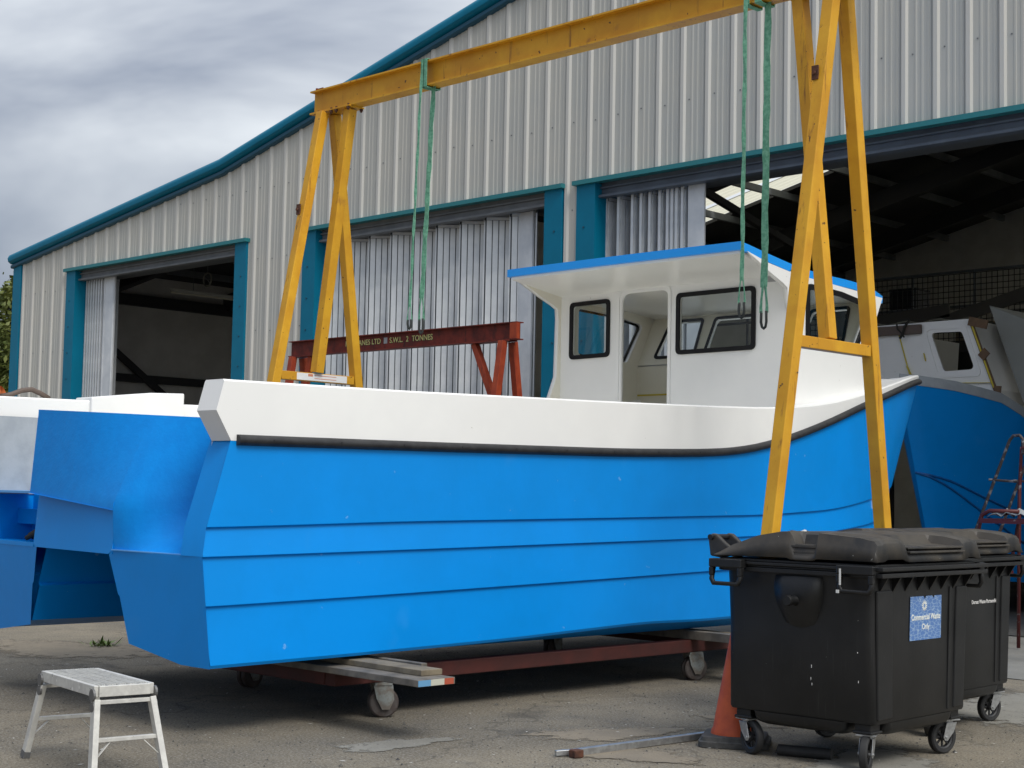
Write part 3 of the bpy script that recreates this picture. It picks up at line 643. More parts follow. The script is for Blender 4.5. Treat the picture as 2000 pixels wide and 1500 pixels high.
# rub rail
rows = []
for s in [.004]+[x for x in SS if x > .01]:
    x, v, z = hull_pt(s, T_RUB); x2, v2, _ = hull_pt(min(1, s+.01), T_RUB)
    n = Vector((v2-v, -(x2-x), 0)) if s < .99 else Vector((0, 1, 0))
    n.normalize(); r = []
    for k in range(7):
        a = -pi/2+pi*k/6; d = .046*cos(a); r.append((x+n.x*d, v+n.y*d, z-.004+.033*sin(a)))
    rows.append(r)
for sg in (1, -1):
    m_ = MB(); m_.grid([[(UC+sg*x, v, z) for x, v, z in r] for r in rows]); m_.add([(UC+sg*x, v, z) for x, v, z in rows[0]], [tuple(range(7))])
    for s in [.03+.055*k for k in range(9)]:
        x, v, z = hull_pt(s, T_RUB); m_.cyl((UC+sg*(x+.044), v, z), (UC+sg*(x+.049), v, z), .006, 6)
    m_.build('rub_rail', BLACKR, BT, smooth=True, auto=50)
for s_i in (.16, .42):
    x, v, z = hull_pt(s_i, T_GUN); m_ = MB(); m_.box((UC-x+.06, v-.09, z+.001), (UC-x+.11, v+.09, z+.012)); m_.build('cleat_pad', GALV2, BT, bevel=.003)
# ---- wheelhouse
AV = 11.6
winL = [(-10.585, 2.873), (-10.045, 2.88), (-10.045, 3.465), (-10.585, 3.458)]
winR = [(-9.2, 2.858), (-8.275, 2.862), (-8.275, 3.455), (-9.2, 3.452)]
door = [(-9.9, 1.5), (-9.3, 1.5), (-9.3, 3.5), (-9.9, 3.5)]
ip = inset
wall = [(-10.76, 1.42), (-7.9, 1.42), (-7.9, 3.57), (-9.33, 3.60), (-10.76, 3.57)]
AX, AZ = (1, 0, 0), (0, 0, 1)
aft = plate('wheelhouse', wall, [rounded(ip(winL, .03), .05), rounded(door, [.01, .01, .1, .1]), rounded(ip(winR, .03), .05)], .04, (0, AV+.02, 0), AX, AZ, WHITE, BT)
def ring(name, poly, wdt, r, th, org, ax, ay, m, par): return plate(name, rounded(poly, r), [rounded(ip(poly, wdt), max(.01, r-wdt*.6) if not isinstance(r, list) else .03)], th, org, ax, ay, m, par)
def pane(poly, ins, org, ax, ay, par): return plate('pane', rounded(ip(poly, ins), .04), [], .006, org, ax, ay, GLASS, par)
for w_ in (winL, winR):
    ring('window_frame', w_, .042, .055, .02, (0, AV-.008, 0), AX, AZ, WINF, aft)
    pane(w_, .04, (0, AV+.016, 0), AX, AZ, aft)
ring('door_frame', [(-9.96, 1.5), (-9.27, 1.5), (-9.27, 3.56), (-9.96, 3.56)], .035, .11, .008, (0, AV-.0045, 0), AX, AZ, WHITE, aft)
SW = [(11.6, 1.42), (12.87, 1.9), (12.87, 2.9), (13.17, 3.475), (12.6, 3.50), (11.7, 3.535), (11.25, 3.59), (10.93, 3.655), (11.1, 3.585), (11.3, 3.50), (11.48, 3.435), (11.55, 3.40), (11.56, 3.3), (11.6, 3.2)]
SWP = SW[:-2]+[(11.56, 3.3), (11.545, 2.70), (11.40, 2.36), (11.40, 1.42)]; SWP = [SWP[0]]+SWP[1:]
sw = [(11.84, 2.925), (12.68, 2.90), (12.985, 3.385), (12.42, 3.455), (11.84, 3.475)]
for uu, prof in ((-7.92, SW), (-10.74, [(11.40, 1.42)]+SWP[1:-1])):
    o_ = plate('side_wall', prof, [rounded(ip(sw, .03), .05)], .05, (uu, 0, 0), (0, 1, 0), (0, 0, 1), WHITE, aft)
    s_ = 1 if uu > UC else -1
    ring('window_frame', sw, .05, [.075]*5, .02, (uu+s_*.033, 0, 0), (0, 1, 0), (0, 0, 1), WINF, aft)
    plate('pane', rounded(ip(sw, .04), .04), [], .006, (uu, 0, 0), (0, 1, 0), (0, 0, 1), GLASS, aft)
rk = Vector((0, .30, .575)).normalized(); Lr = Vector((0, .30, .575)).length
fw_ = [[(-10.52, .07), (-9.96, .07), (-10.0, .56), (-10.46, .56)], [(-9.86, .07), (-8.80, .07), (-8.80, .56), (-9.86, .56)], [(-8.70, .07), (-8.14, .07), (-8.2, .56), (-8.66, .56)]]
plate('front_wall', [(-10.715, 0), (-7.945, 0), (-7.945, Lr), (-10.715, Lr)], [rounded(ip(w_, .02), .05) for w_ in fw_], .04, (0, 12.85, 2.9), AX, rk, WHITE, aft)
for w_ in fw_:
    ring('window_frame', w_, .03, .05, .012, Vector((0, 12.85, 2.9))+Vector((0, -1, .52)).normalized()*.028, AX, rk, WINF, aft)
    plate('pane', rounded(ip(w_, .02), .04), [], .006, (0, 12.85, 2.9), AX, rk, GLASS, aft)
m_ = MB(); m_.box((-10.715, 12.83, 1.43), (-7.945, 12.87, 2.895)); m_.build('front_panel', WHITE, aft)
m_ = MB(); m_.box((-10.7, 12.822, 2.575), (-7.96, 12.829, 2.592)); m_.build('tape_line', TAPE, aft)
# roof
T_RT = [(10.83, 3.735), (11.25, 3.672), (11.7, 3.612), (12.07, 3.59), (12.6, 3.582), (12.96, 3.562), (13.28, 3.505)]
def roof_loft(z0, z1, dw, va, vb_, name, m):
    rows = []; n = 20
    for i in range(n+1):
        v = lerp(va, vb_, i/n); w = 1.43-dw-max(0, (v-12.8)/.48)**2*.06; z = sm(T_RT, v, .1)
        top = [(UC+w*k/6, v, z+z1+lerp(.006, .03, i/n)*(1-(k/6)**2)) for k in range(-6, 7)]; bot = [(UC+w*k/6, v, z+z0+.004*(1-(k/6)**2)) for k in range(6, -7, -1)]
        rows.append(top+bot)
    m_ = MB(); m_.grid(rows, close=True); L_ = len(rows[0]); m_.add(rows[0], [tuple(range(L_))]); m_.add(rows[-1], [tuple(range(L_))])
    return m_.build(name, m, aft, smooth=True, auto=40)
def line_inside(o, c):
    o.data.materials.append(WHITEI)
    for p in o.data.polygons:
        w_ = o.parent.location if 0 else None
        if Vector(p.normal).dot(Vector(c)) > .5: p.material_index = len(o.data.materials)-1
line_inside(aft, (0, 1, 0))
for o_ in list(bpy.data.objects):
    if o_.parent == aft:
        if o_.name.startswith('side_wall'): line_inside(o_, (-1 if o_.location.x > 0 else 1, 0, 0))
        if o_.name.startswith('front_'): line_inside(o_, (0, -1, 0))
roof_loft(-.072, 0, 0, 10.84, 13.28, 'roof', ROOFB); roof_loft(-.098, -.0725, .035, 10.87, 13.22, 'roof_lining', WHITE)
m_ = MB(); m_.box((-8.2, AV-.004, 3.475), (-8.04, AV-.0005, 3.535)); m_.build('builders_plate', LED, aft)
# cloth bundle in the port well
t = thing('rope_bundle', (UC-.8, 5.5, 1.09), 'small dark bundle of rope lying in the left stern well of the blue catamaran', 'rope')
m_ = MB()
for k in range(4): m_.tube([(UC-.90+.01*k, 5.47+.02*k, 1.11+.022*(k % 2)), (UC-.83, 5.475+.02*k, 1.135+.02*k), (UC-.75, 5.48+.02*k, 1.16+.022*k), (UC-.66, 5.49, 1.165+.02*k)], .019, 8)
m_.build('coil', mat('dark_rope', (.025, .024, .02), .9), t, smooth=True)

# ================================================================== TROLLEY + PLANKS
TR = thing('boat_trolley', (-8.7, 8.5, 0), 'low red steel trolley on grey casters beneath the blue catamaran', 'trolley')
for uu in (-7.84, -9.6):
    m_ = MB(); m_.box((uu-.05, 6.35, .235), (uu+.05, 10.75, .335)); m_.build('side_rail', mat('dark_red_oxide', (.07, .014, .011), .7, col2=(.05, .012, .010), nscale=6), TR, bevel=.006)
for vv in (6.4, 10.6):
    m_ = MB(); m_.box((-9.54, vv-.05, .2345), (-7.9, vv+.05, .3345)); m_.build('cross_rail', mat('dark_red_oxide', (.07, .014, .011)), TR, bevel=.006)
for uu, vv, ang in ((-7.84, 6.79, -.5), (-7.84, 10.15, -.45), (-9.6, 6.99, .1), (-9.6, 10.35, .15)):
    X_ = Matrix.Translation((uu, vv, 0))@Matrix.Rotation(ang, 4, 'Z')
    c_ = MB(); c_.box((-.07, -.06, .215), (.07, .06, .234))
    for sg in (-1, 1): c_.prism([(sg*.056, -.065, .214), (sg*.056, .065, .214), (sg*.056, .075, .12), (sg*.056, .045, .055), (sg*.056, -.005, .055), (sg*.056, -.045, .13)], (sg*.008, 0, 0))
    c_.cyl((-.066, .012, .09), (.066, .012, .09), .012, 10); fk = c_.build('caster', mat('caster_grey', (.22, .24, .235), .6, col2=(.15, .13, .11), nscale=20), TR, xf=X_)
    for sg in (-1, 1):
        w_ = MB(); w_.lathe([(.03, -.016), (.09, -.019), (.099, -.012), (.099, .012), (.09, .019), (.03, .019), (.03, -.019)], (sg*.026, .012, .099), 'X', 24); w_.build('wheel', mat('caster_wheel', (.075, .065, .062), .6, col2=(.05, .035, .03), nscale=12), fk, xf=X_, smooth=True, auto=30)
def plank(p, q, w, h, m, label, ends=None):
    p = Vector(p); q = Vector(q); d = (q-p).normalized()
    t = thing('timber_plank', p, label, 'plank', 'timber packing under the catamaran')
    b = MB(); b.bar(p, q, w, h); b.build('board', m, t, bevel=.004)
    if ends:
        x = -w/2
        for wd, mm in ends:
            e = MB(); e.box((q.x+.0005, q.y+x, q.z-h/2+.003), (q.x+.003, q.y+x+wd, q.z+h/2-.003)); e.build('painted_end', mm, t); x += wd+.001
    return t
plank((-9.6, 6.42, .358), (-6.84, 6.36, .358), .30, .042, WOOD, 'lowest wide grey plank with a blue, white and red painted end', [(.10, mat('end_blue', (.12, .3, .5), .7)), (.11, mat('end_white', (.5, .5, .42), .7)), (.08, mat('end_red', (.4, .08, .04), .7))])
plank((-9.6, 6.52, .398), (-6.97, 6.44, .398), .17, .036, WOODY, 'narrow tan plank resting on the wide painted plank')
plank((-9.6, 6.66, .374), (-7.28, 6.66, .374), .05, .075, WOOD, 'upright grey timber on edge behind the stacked planks')
plank((-9.9, 10.45, .358), (-7.1, 10.35, .358), .28, .042, WOODY, 'pale plank across the front end of the red trolley')
plank((-9.9, 10.1, .374), (-7.3, 10.1, .374), .09, .07, WOOD, 'dark beam across the trolley beside the pale plank')

# ================================================================== YELLOW GANTRY
GY = 9.72
G = thing('lifting_gantry', (-9.3, GY, 0), 'tall yellow steel lifting gantry spanning the blue catamaran', 'gantry')
def ibeam(b, p, q, hw, hh, tf, tw):    # along X
    x0, x1 = p, q; y, z = hw
    b.box((x0, y-tw/2, z-hh/2+tf), (x1, y+tw/2, z+hh/2-tf)); return b
m_ = MB(); bz0, bz1 = 5.355, 5.60
xb0, xb1 = -12.50, -5.55
sec = [(-.075, 0), (.075, 0), (.075, .016), (.012, .016), (.012, .229), (.075, .229), (.075, .245), (-.075, .245), (-.075, .229), (-.012, .229), (-.012, .016), (-.075, .016)]
m_.prism([(xb0, GY+a, bz0+b) for a, b in sec], (xb1-xb0, 0, 0)); m_.build('beam', YEL, G)
m_ = MB(); m_.box((xb0+.01, GY-.012, bz1+.0005), (xb0+.03, GY+.012, bz1+.045)); m_.box((xb0+.0301, GY-.004, bz1+.0005), (xb0+.12, GY+.004, bz1+.04)); m_.build('end_stop', REDP, G)
def aframe(uc, us, label):
    VC = 9.62
    top = bz0-.013
    m_ = MB(); m_.box((min(uc, us)-.12, GY-.10, top-.0), (max(uc, us)+.10, GY+.10, bz0-.001)); m_.build('top_plate', YEL, G)
    sgn = 1 if us > uc else -1
    for xx in (min(uc, us)-.09, min(uc, us)+.12, max(uc, us)-.12, max(uc, us)+.07):
        for yy in (-.085, .085):
            m_ = MB(); m_.cyl((xx, GY+yy, top-.035), (xx, GY+yy, top+.03), .010, 8); m_.cyl((xx, GY+yy, top-.022), (xx, GY+yy, top-.001), .018, 6); m_.build('bolt', RUST, G)
    def at(z, s): return (uc, lerp(9.58, 9.70, z/5.36)+s*lerp(.94, .075, z/5.36), z)
    for s in (-1, 1): m_ = MB(); m_.bar(at(0.13, s), at(5.335, s), .098, .098, (0, 1, 0)); m_.build('leg', YEL, G, bevel=.006)
    m_ = MB(); a = at(2.60, -1); b = at(2.60, 1); m_.bar((uc, a[1]+.058, 2.62), (uc, b[1]-.058, 2.62), .08, .085); m_.build('crossbar', YEL, G, bevel=.005)
    m_ = MB(); m_.bar((uc+sgn*.03, VC, 2.67), (us, GY, 5.335), .10, .10, (0, 1, 0)); m_.build('strut', YEL, G, bevel=.006)
    m_ = MB(); m_.bar((uc, VC-.98, .19), (uc, VC+.98, .19), .10, .12); m_.build('foot_rail', YEL, G, bevel=.005)
    for s in (-1, 1):
        c = Vector((uc, VC+s*.85, 0)); c_ = MB()
        for g_ in (-1, 1): c_.prism([c+Vector((g_*.05, -.06, .128)), c+Vector((g_*.05, .06, .128)), c+Vector((g_*.05, .03, .05)), c+Vector((g_*.05, -.03, .05))], (g_*.006, 0, 0))
        fk = c_.build('caster', DARK, G); w_ = MB(); w_.lathe([(.02, -.03), (.065, -.03), (.07, -.02), (.07, .02), (.065, .03), (.02, .03), (.02, -.03)], (c.x, c.y, .071), 'X', 24); w_.build('wheel', TYRE, fk, smooth=True, auto=30)
aframe(-12.25, -11.93, ''); aframe(-6.19, -6.55, '')
for (uu, z) in ((-12.25, 4.3), (-6.19, 4.62)):
    v = lerp(9.58, 9.70, z/5.36)-lerp(.94, .075, z/5.36)
    m_ = MB(); v2 = lerp(9.58, 9.70, (z-.75)/5.36)-lerp(.94, .075, (z-.75)/5.36)
    m_.prism([(uu-.04, v-.0502, z-.06), (uu+.0, v-.0502, z-.06), (uu-.006, lerp(v, v2, .6)-.0502, z-.51), (uu-.03, v2-.0502, z-.81)], (0, -.0012, 0)); m_.build('rust_run', mat('rust_run', (.42, .19, .06), .7, col2=(.58, .30, .03), nscale=9), G)
    m_ = MB(); m_.box((uu-.055, v-.067, z-.05), (uu+.0, v-.052, z+.055)); m_.cyl((uu-.03, v-.085, z), (uu-.03, v-.0675, z), .014, 8); m_.build('lug', RUST, G)
# stickers on the left crossbar
VC = 9.62
xb = -12.25+.0405
m_ = MB(); m_.box((xb, 9.36, 2.585), (xb+.0015, 10.0, 2.655)); m_.build('warning_label', WPAINT, G)
m_ = MB(); m_.box((xb+.0016, 9.50, 2.625), (xb+.003, 9.56, 2.65)); m_.box((xb+.0016, 9.58, 2.635), (xb+.003, 9.86, 2.641)); m_.box((xb+.0016, 9.58, 2.605), (xb+.003, 9.86, 2.611)); m_.build('label_print', mat('faded_orange', (.6, .22, .12)), G)
# ---- slings
def sling(u0, u1, zt, zs, ze, w, v, label, over):
    t = thing('lifting_sling', (u0, v, ze), label, 'lifting sling', 'green lifting slings hanging from the yellow beam')
    m_ = MB()
    def ribbon(pts, w, th=.006, ax=(1, 0, 0)):
        rows = []
        for i, p in enumerate(pts):
            p = Vector(p); A = Vector(ax)*(w[i] if isinstance(w, list) else w)*.5; wob = Vector((0, 1, 0))*(.004*sin(i*1.7)); B = Vector((0, th/2, 0))
            rows.append([p-A-B+wob, p+A-B-wob, p+A+B-wob, p-A+B+wob])
        m_.grid(rows, close=True); m_.add(rows[0], [(0, 1, 2, 3)]); m_.add(rows[-1], [(0, 1, 2, 3)])
    n = 26; ribbon([(lerp(u0, u1, i/n)+.003*sin(i*.9), v, lerp(zt, zs, i/n)) for i in range(n+1)], [w*(1-.07*(i % 2)*(1 if i < n else 0)) for i in range(n+1)])
    for s in (-1, 1): ribbon([(u1+s*.004, v+.004*s, zs+.04), (u1+s*.018, v+.006*s, lerp(zs, ze, .25)), (u1+s*.024, v+.006*s, lerp(zs, ze, .5)), (u1+s*.022, v+.006*s, lerp(zs, ze, .62))], w*.36)
    # wrap over the beam
    r = .03; ww = max(w, .05)
    wr = [(v-.013 if 0 else GY-.086, bz0-.012), (GY-.088, bz1+.008), (GY+.088, bz1+.008), (GY+.088, bz0-.012), (GY-.086, bz0-.012)]
    rows = []
    for (y, z) in wr: rows.append([(u0+over-ww/2, y, z), (u0+over+ww/2, y, z)])
    k_ = MB(); k_.grid(rows); o_ = k_.build('wrap', SLING, t); md = o_.modifiers.new('solid', 'SOLIDIFY'); md.thickness = .007; md.offset = 1
    m_.build('webbing', SLING, t)
    m_ = MB(); lo = ze+.02
    m_.tube([(u1-.024, v, lerp(zs, ze, .58)), (u1-.026, v, ze+.05), (u1-.016, v, ze+.012), (u1, v, ze), (u1+.016, v, ze+.012), (u1+.024, v, ze+.05), (u1+.022, v, lerp(zs, ze, .58))], .011, 8); m_.build('sleeve', SLEEVE, t, smooth=True)
sling(-10.75, -10.84, 5.60, 3.24, 3.03, .03, GY-.10, 'thin green webbing sling, leftmost of the four, ending above the red gantry beam', .0)
sling(-10.69, -10.785, 5.36, 3.33, 2.99, .06, GY+.0, 'broad green webbing sling, second from the left on the yellow beam', -.03)
sling(-6.985, -6.997, 5.60, 3.17, 2.88, .034, GY-.10, 'narrow green webbing sling hanging in front of the wheelhouse window', .0)
sling(-6.845, -6.86, 5.36, 3.12, 2.80, .062, GY+.0, 'rightmost broad green sling, hanging beside the yellow leg', -.03)
m_ = None
# ================================================================== RED GANTRY
RG = thing('small_gantry', (-17.2, 15, 0), 'small weathered red gantry with painted lettering in front of the silver folding door', 'gantry')
RV = 15.0
sec = [(-.07, 0), (.07, 0), (.07, .014), (.006, .014), (.006, .232), (.07, .232), (.07, .246), (-.07, .246), (-.07, .232), (-.006, .232), (-.006, .014), (-.07, .014)]
m_ = MB(); m_.prism([(-19.72, RV+a, 3.60+b) for a, b in sec], (5.10, 0, 0)); m_.build('beam', REDP, RG)
m_ = MB(); m_.box((-14.75, RV-.071, 3.615), (-14.62, RV-.0065, 3.831)); m_.build('end_plate', REDL, RG)
for uc, us in ((-19.55, -19.2), (-14.85, -15.5)):
    for s in (-1, 1): m_ = MB(); m_.bar((uc, RV+s*.62, .02), (uc, RV+s*.10, 3.585), .10, .10, (0, 1, 0)); m_.build('leg', REDL, RG, bevel=.005)
    m_ = MB(); m_.bar((uc+(.02 if us > uc else -.02), RV-.02, 2.35), (us, RV, 3.585), .09, .09, (0, 1, 0)); m_.build('strut', REDL, RG, bevel=.005)
    m_ = MB(); m_.bar((uc, RV-.22, 2.32), (uc, RV+.22, 2.32), .08, .09); m_.build('crossbar', REDL, RG, bevel=.005)
    m_ = MB(); m_.box((min(uc, us)-.1, RV-.09, 3.586), (max(uc, us)+.1, RV+.09, 3.5995)); m_.build('top_plate', REDP, RG)
def sign(words, sz):
    for wd, u in words:
        text('lettering_shadow', wd, sz, (u+.008, RV-.0075, 3.692), (1, 0, 0), (0, 0, 1), GREENP, RG, thick=.0005).modifiers.clear()
        text('lettering', wd, sz, (u, RV-.0095, 3.70), (1, 0, 0), (0, 0, 1), CREAM, RG)
sign([('R', -18.36), ('CRANES', -18.20), ('LTD', -17.74)], .115); sign([('S.W.L.', -17.33), ('2', -16.96), ('TONNES', -16.83)], .115)
m_ = MB(); m_.box((-17.46, RV-.0095, 3.695), (-17.38, RV-.0062, 3.785)); m_.build('id_plate', LED, RG)
# ================================================================== SECOND BOAT (inside the right-hand doorway)
B2 = thing('boat_in_shed', (-10.3, 17.7, 0), 'unfinished boat with blue bow and taped white cabin front, inside the right doorway', 'boat')
T2 = [(17.4, 3.03), (18.2, 2.94), (18.9, 2.81), (19.3, 2.64), (19.6, 2.47), (20.2, 2.28), (22, 2.1), (26, 2.1)]
def b2(v, z):
    vs_ = 17.60+(3.0-z)*.36; a = max(0, v-vs_)
    return (1.5*(1-math.exp(-a/1.9)) + .05*min(1, a/.1))*(.72+.28*min(1, z/3))
rows = []; rw = []; rg_ = []
for i in range(40):
    f = i/39; r = []; 
    for T in (1, .9, .75, .6, .45, .3, .18):
        v = 17.6; 
        for _ in range(4): zt = interp(T2, v); z = zt*T; vs_ = 17.60+(3.0-z)*.36; v = vs_+f**1.6*(24-vs_)
        r.append((b2(v, z), v, z))
    rows.append([(-10.3+x, v, z) for x, v, z in r]+[(-10.3-x, v, z) for x, v, z in r[::-1]])
    x, v, z = r[0]
    rg_.append([(-10.3+x+.012, v, z-.0), (-10.3+x+.004, v, z+.13), (-10.3+max(0, x-.10), v, z+.135), (-10.3+max(0, x-.10), v, z)])
    rw.append([(-10.3-x, v, z+.02), (-10.3+x, v, z+.02)])
m_ = MB(); m_.grid(rows); m_.build('hull', HULL, B2, smooth=True, auto=50)
m_ = MB(); m_.grid(rg_, close=True); m_.build('gunwale', GREYG, B2, smooth=True, auto=40)
m_ = MB(); m_.grid(rw); m_.build('deck', GREYG, B2)
for pts in ([(18.0, 1.88), (18.4, 1.78), (18.9, 1.57), (19.5, 1.36), (20.2, 1.15)], [(18.05, 1.87), (18.4, 1.70), (18.8, 1.45), (19.2, 1.22), (19.7, .95)]):
    P_ = []
    for k in range(17):
        v = lerp(pts[0][0], pts[-1][0], k/16); z = sm(pts, v, .12); P_.append((-10.3+b2(v, z)+.004, v, z))
    m_ = MB(); m_.tube(P_, .016, 6); m_.build('spray_rail', mat('navy_gelcoat', (.001, .10, .34), .4), B2, smooth=True)
CV = 19.0
cab = plate('cabin', [(-11.75, 2.75), (-9.62, 2.75), (-9.68, 3.0), (-10.06, 3.965), (-11.67, 3.95)], [rounded([(-10.43, 3.27), (-9.97, 3.28), (-10.16, 3.8), (-10.63, 3.81)], .06)], .05, (0, CV, 0), AX, AZ, WHITE, B2)
plate('window_surround', rounded([(-10.60, 3.18), (-9.86, 3.18), (-10.10, 3.885), (-10.80, 3.88)], .07), [rounded([(-10.50, 3.22), (-9.91, 3.23), (-10.13, 3.845), (-10.70, 3.85)], .07)], .012, (0, CV-.03, 0), AX, AZ, WHITE, cab)
m_ = MB(); m_.prism([(-9.66, CV+.026, 2.75), (-9.69, CV+.026, 3.0), (-10.07, CV+.026, 3.96), (-10.10, CV+.026, 3.96), (-9.72, CV+.026, 3.0), (-9.70, CV+.026, 2.75)], (0, 2.6, 0)); m_.build('cabin_side', WHITE, cab)
m_ = MB(); m_.prism([(-11.7, CV+.026, 2.75), (-11.74, CV+.026, 2.75), (-11.66, CV+.026, 3.94), (-11.62, CV+.026, 3.94)], (0, 2.6, 0)); m_.build('cabin_side', WHITE, cab)
m_ = MB(); m_.bar((-11.12, CV-.034, 3.86), (-10.93, CV-.034, 3.22), .035, .006); m_.build('tape_strip', TAPE, cab)
m_ = MB(); m_.bar((-10.97, CV-.035, 3.36), (-10.90, CV-.035, 3.22), .09, .004, (1, 0, 0)); m_.build('tape_strip', TAPE, cab)
m_ = MB(); m_.bar((-10.72, CV-.033, 3.53), (-10.69, CV-.033, 3.42), .04, .005, (1, 0, 0)); m_.build('tape_strip', TAPE, cab)
m_ = MB(); m_.bar((-10.66, CV-.033, 3.115), (-9.72, CV-.033, 3.09), .05, .006, (0, 0, 1)); m_.build('tape_strip', TAPE, cab)
m_ = MB(); m_.bar((-10.02, CV-.04, 3.93), (-9.66, CV-.04, 2.98), .05, .02, (0, 1, 0)); m_.build('batten', PLY, cab)
m_ = MB(); m_.bar((-9.99, CV-.058, 3.86), (-9.68, CV-.058, 3.02), .022, .006, (0, 1, 0)); m_.build('tape_strip', TAPE, cab)
for (a, b, w) in (((-10.03, 3.93), (-9.76, 3.86), .12), ((-9.85, 3.51), (-9.77, 3.43), .13), ((-9.67, 2.98), (-9.57, 2.97), .13)):
    m_ = MB(); m_.bar((a[0], CV-.075, a[1]), (b[0], CV-.075, b[1]), .02, w, (0, 0, 1)); m_.build('plywood_tab', PLY, cab)
t = thing('lashed_plank', (-11.6, 18.6, 3.8), 'short brown board with dark rope tied round it on the cabin front', 'board')
m_ = MB(); m_.box((-11.75, CV-.09, 3.80), (-10.74, CV-.045, 3.93)); m_.build('board', mat('brown_board', (.13, .10, .085), .85), t, bevel=.01)
m_ = MB(); m_.tube([(-11.05, CV-.11, 3.75), (-11.0, CV-.12, 3.80), (-10.97, CV-.12, 3.9), (-10.9, CV-.11, 4.0)], .018, 6); m_.build('rope', mat('dark_rope', (.04, .035, .028), .9), t)
m_ = MB(); m_.tube([(-11.1, CV-.11, 3.96), (-11.08, CV-.12, 3.88), (-11.02, CV-.12, 3.82), (-10.98, CV-.11, 3.76)], .012, 6); m_.build('rope', mat('dark_rope', (.04, .035, .028), .9), t)
t = thing('roof_sheet', (-11, 19.4, 3.96), 'olive grey sheet lying on the cabin top inside the right doorway', 'sheet')
m_ = MB(); m_.grid([[(-11.7+.17*i, 19.02+.25*j, 3.985+.03*sin(i*2.1+j)+.012*j) for i in range(10)] for j in range(8)]); o_ = m_.build('sheet', mat('olive_sheet', (.12, .12, .09), .8), t); md = o_.modifiers.new('solid', 'SOLIDIFY'); md.thickness = .02
t = thing('grey_moulding', (-9, 19.6, 0), 'large plain grey moulded panel leaning at the right edge beside the taped cabin', 'boat moulding')
m_ = MB(); m_.prism([(-9.93, 19.3, 4.17), (-9.05, 19.3, 3.80), (-7.6, 19.3, 3.3), (-7.6, 19.3, 1.6), (-8.9, 19.3, 2.1), (-9.45, 19.3, 2.85)], (0, .06, 0)); m_.build('panel', mat('grey_moulding', (.30, .31, .29), .6, col2=(.26, .27, .25), nscale=1), t, bevel=.01)
m_ = MB(); m_.prism([(-9.93, 19.361, 4.17), (-9.05, 19.361, 3.80), (-7.6, 19.361, 3.3), (-7.6, 19.361, 3.25), (-9.05, 19.361, 3.75), (-9.93, 19.361, 4.12)], (0, 1.4, 0)); m_.build('return_edge', mat('grey_moulding', (.3, .31, .29)), t)
for uu in (-9.2, -7.9): m_ = MB(); m_.box((uu-.05, 19.45, .01), (uu+.05, 19.55, 3.5)); m_.build('prop', WOOD, t)
# ================================================================== RED STEP LADDER
t = thing('step_ladder', (-7.5, 14.8, 0), 'red and paint splashed tubular step ladder at the right edge by the blue bow', 'step ladder')
for dv in (0, .55):
    m_ = MB(); m_.tube([(-8.40, 15+dv, .02), (-7.86, 15+dv, 1.24), (-7.49, 15+dv, 2.15), (-7.45, 15+dv, 2.195), (-7.38, 15+dv, 2.20), (-7.345, 15+dv, 2.16), (-7.35, 15+dv, 2.0)], .017, 8); m_.build('rail', PTUBE, t, smooth=True)
    m_ = MB(); m_.tube([(-7.28, 15+dv, 2.08), (-7.36, 15+dv, 2.07), (-7.385, 15+dv, 1.6), (-7.40, 15+dv, .02)], .019, 8); m_.build('post', REDF, t, smooth=True)
    m_ = MB(); m_.tube([(-7.72, 15+dv, 1.74), (-7.38, 15+dv, 1.72)], .013, 8); m_.build('brace', PTUBE, t)
m_ = MB(); m_.tube([(-7.28, 15, 2.08), (-7.28, 15.55, 2.08)], .019, 8); m_.build('top_rail', REDF, t)
for z in (.35, .75): m_ = MB(); m_.box((-8.2+z*.3, 15, z), (-7.95+z*.3, 15.55, z+.03)); m_.build('step', REDF, t)
t2 = thing('work_stand', (-7.3, 14.0, 0), 'low red work stand before the red step ladder, holding a grey rag', 'stand')
m_ = MB(); m_.tube([(-7.62, 14, .02), (-7.28, 14, 1.38), (-7.20, 14, 1.42), (-6.9, 14, 1.42)], .02, 8); m_.build('leg', REDF, t2, smooth=True)
m_ = MB(); m_.tube([(-7.40, 14.5, .02), (-7.14, 14.5, 1.36)], .018, 8); m_.build('leg', REDF, t2)
m_ = MB(); m_.tube([(-6.6, 14, .02), (-6.8, 14, 1.36)], .018, 8); m_.build('leg', REDF, t2)
m_ = MB(); m_.box((-7.30, 13.97, 1.30), (-6.7, 14.5, 1.345)); m_.build('shelf', REDF, t2)
t = thing('rag', (-7.05, 14.2, 1.36), 'crumpled pale grey rag lying on the low red stand', 'rag')
m_ = MB(); rnd = random.Random(4); m_.grid([[(-7.22+i*.05, 13.98+j*.06, 1.352+.09*abs(sin(i*1.1+j*.7))*(1-((i-4)/5)**2)*(1-((j-3)/5)**2)+rnd.uniform(0, .012)) for i in range(9)] for j in range(7)]); o_ = m_.build('cloth', RAG, t, smooth=True); md = o_.modifiers.new('solid', 'SOLIDIFY'); md.thickness = .006
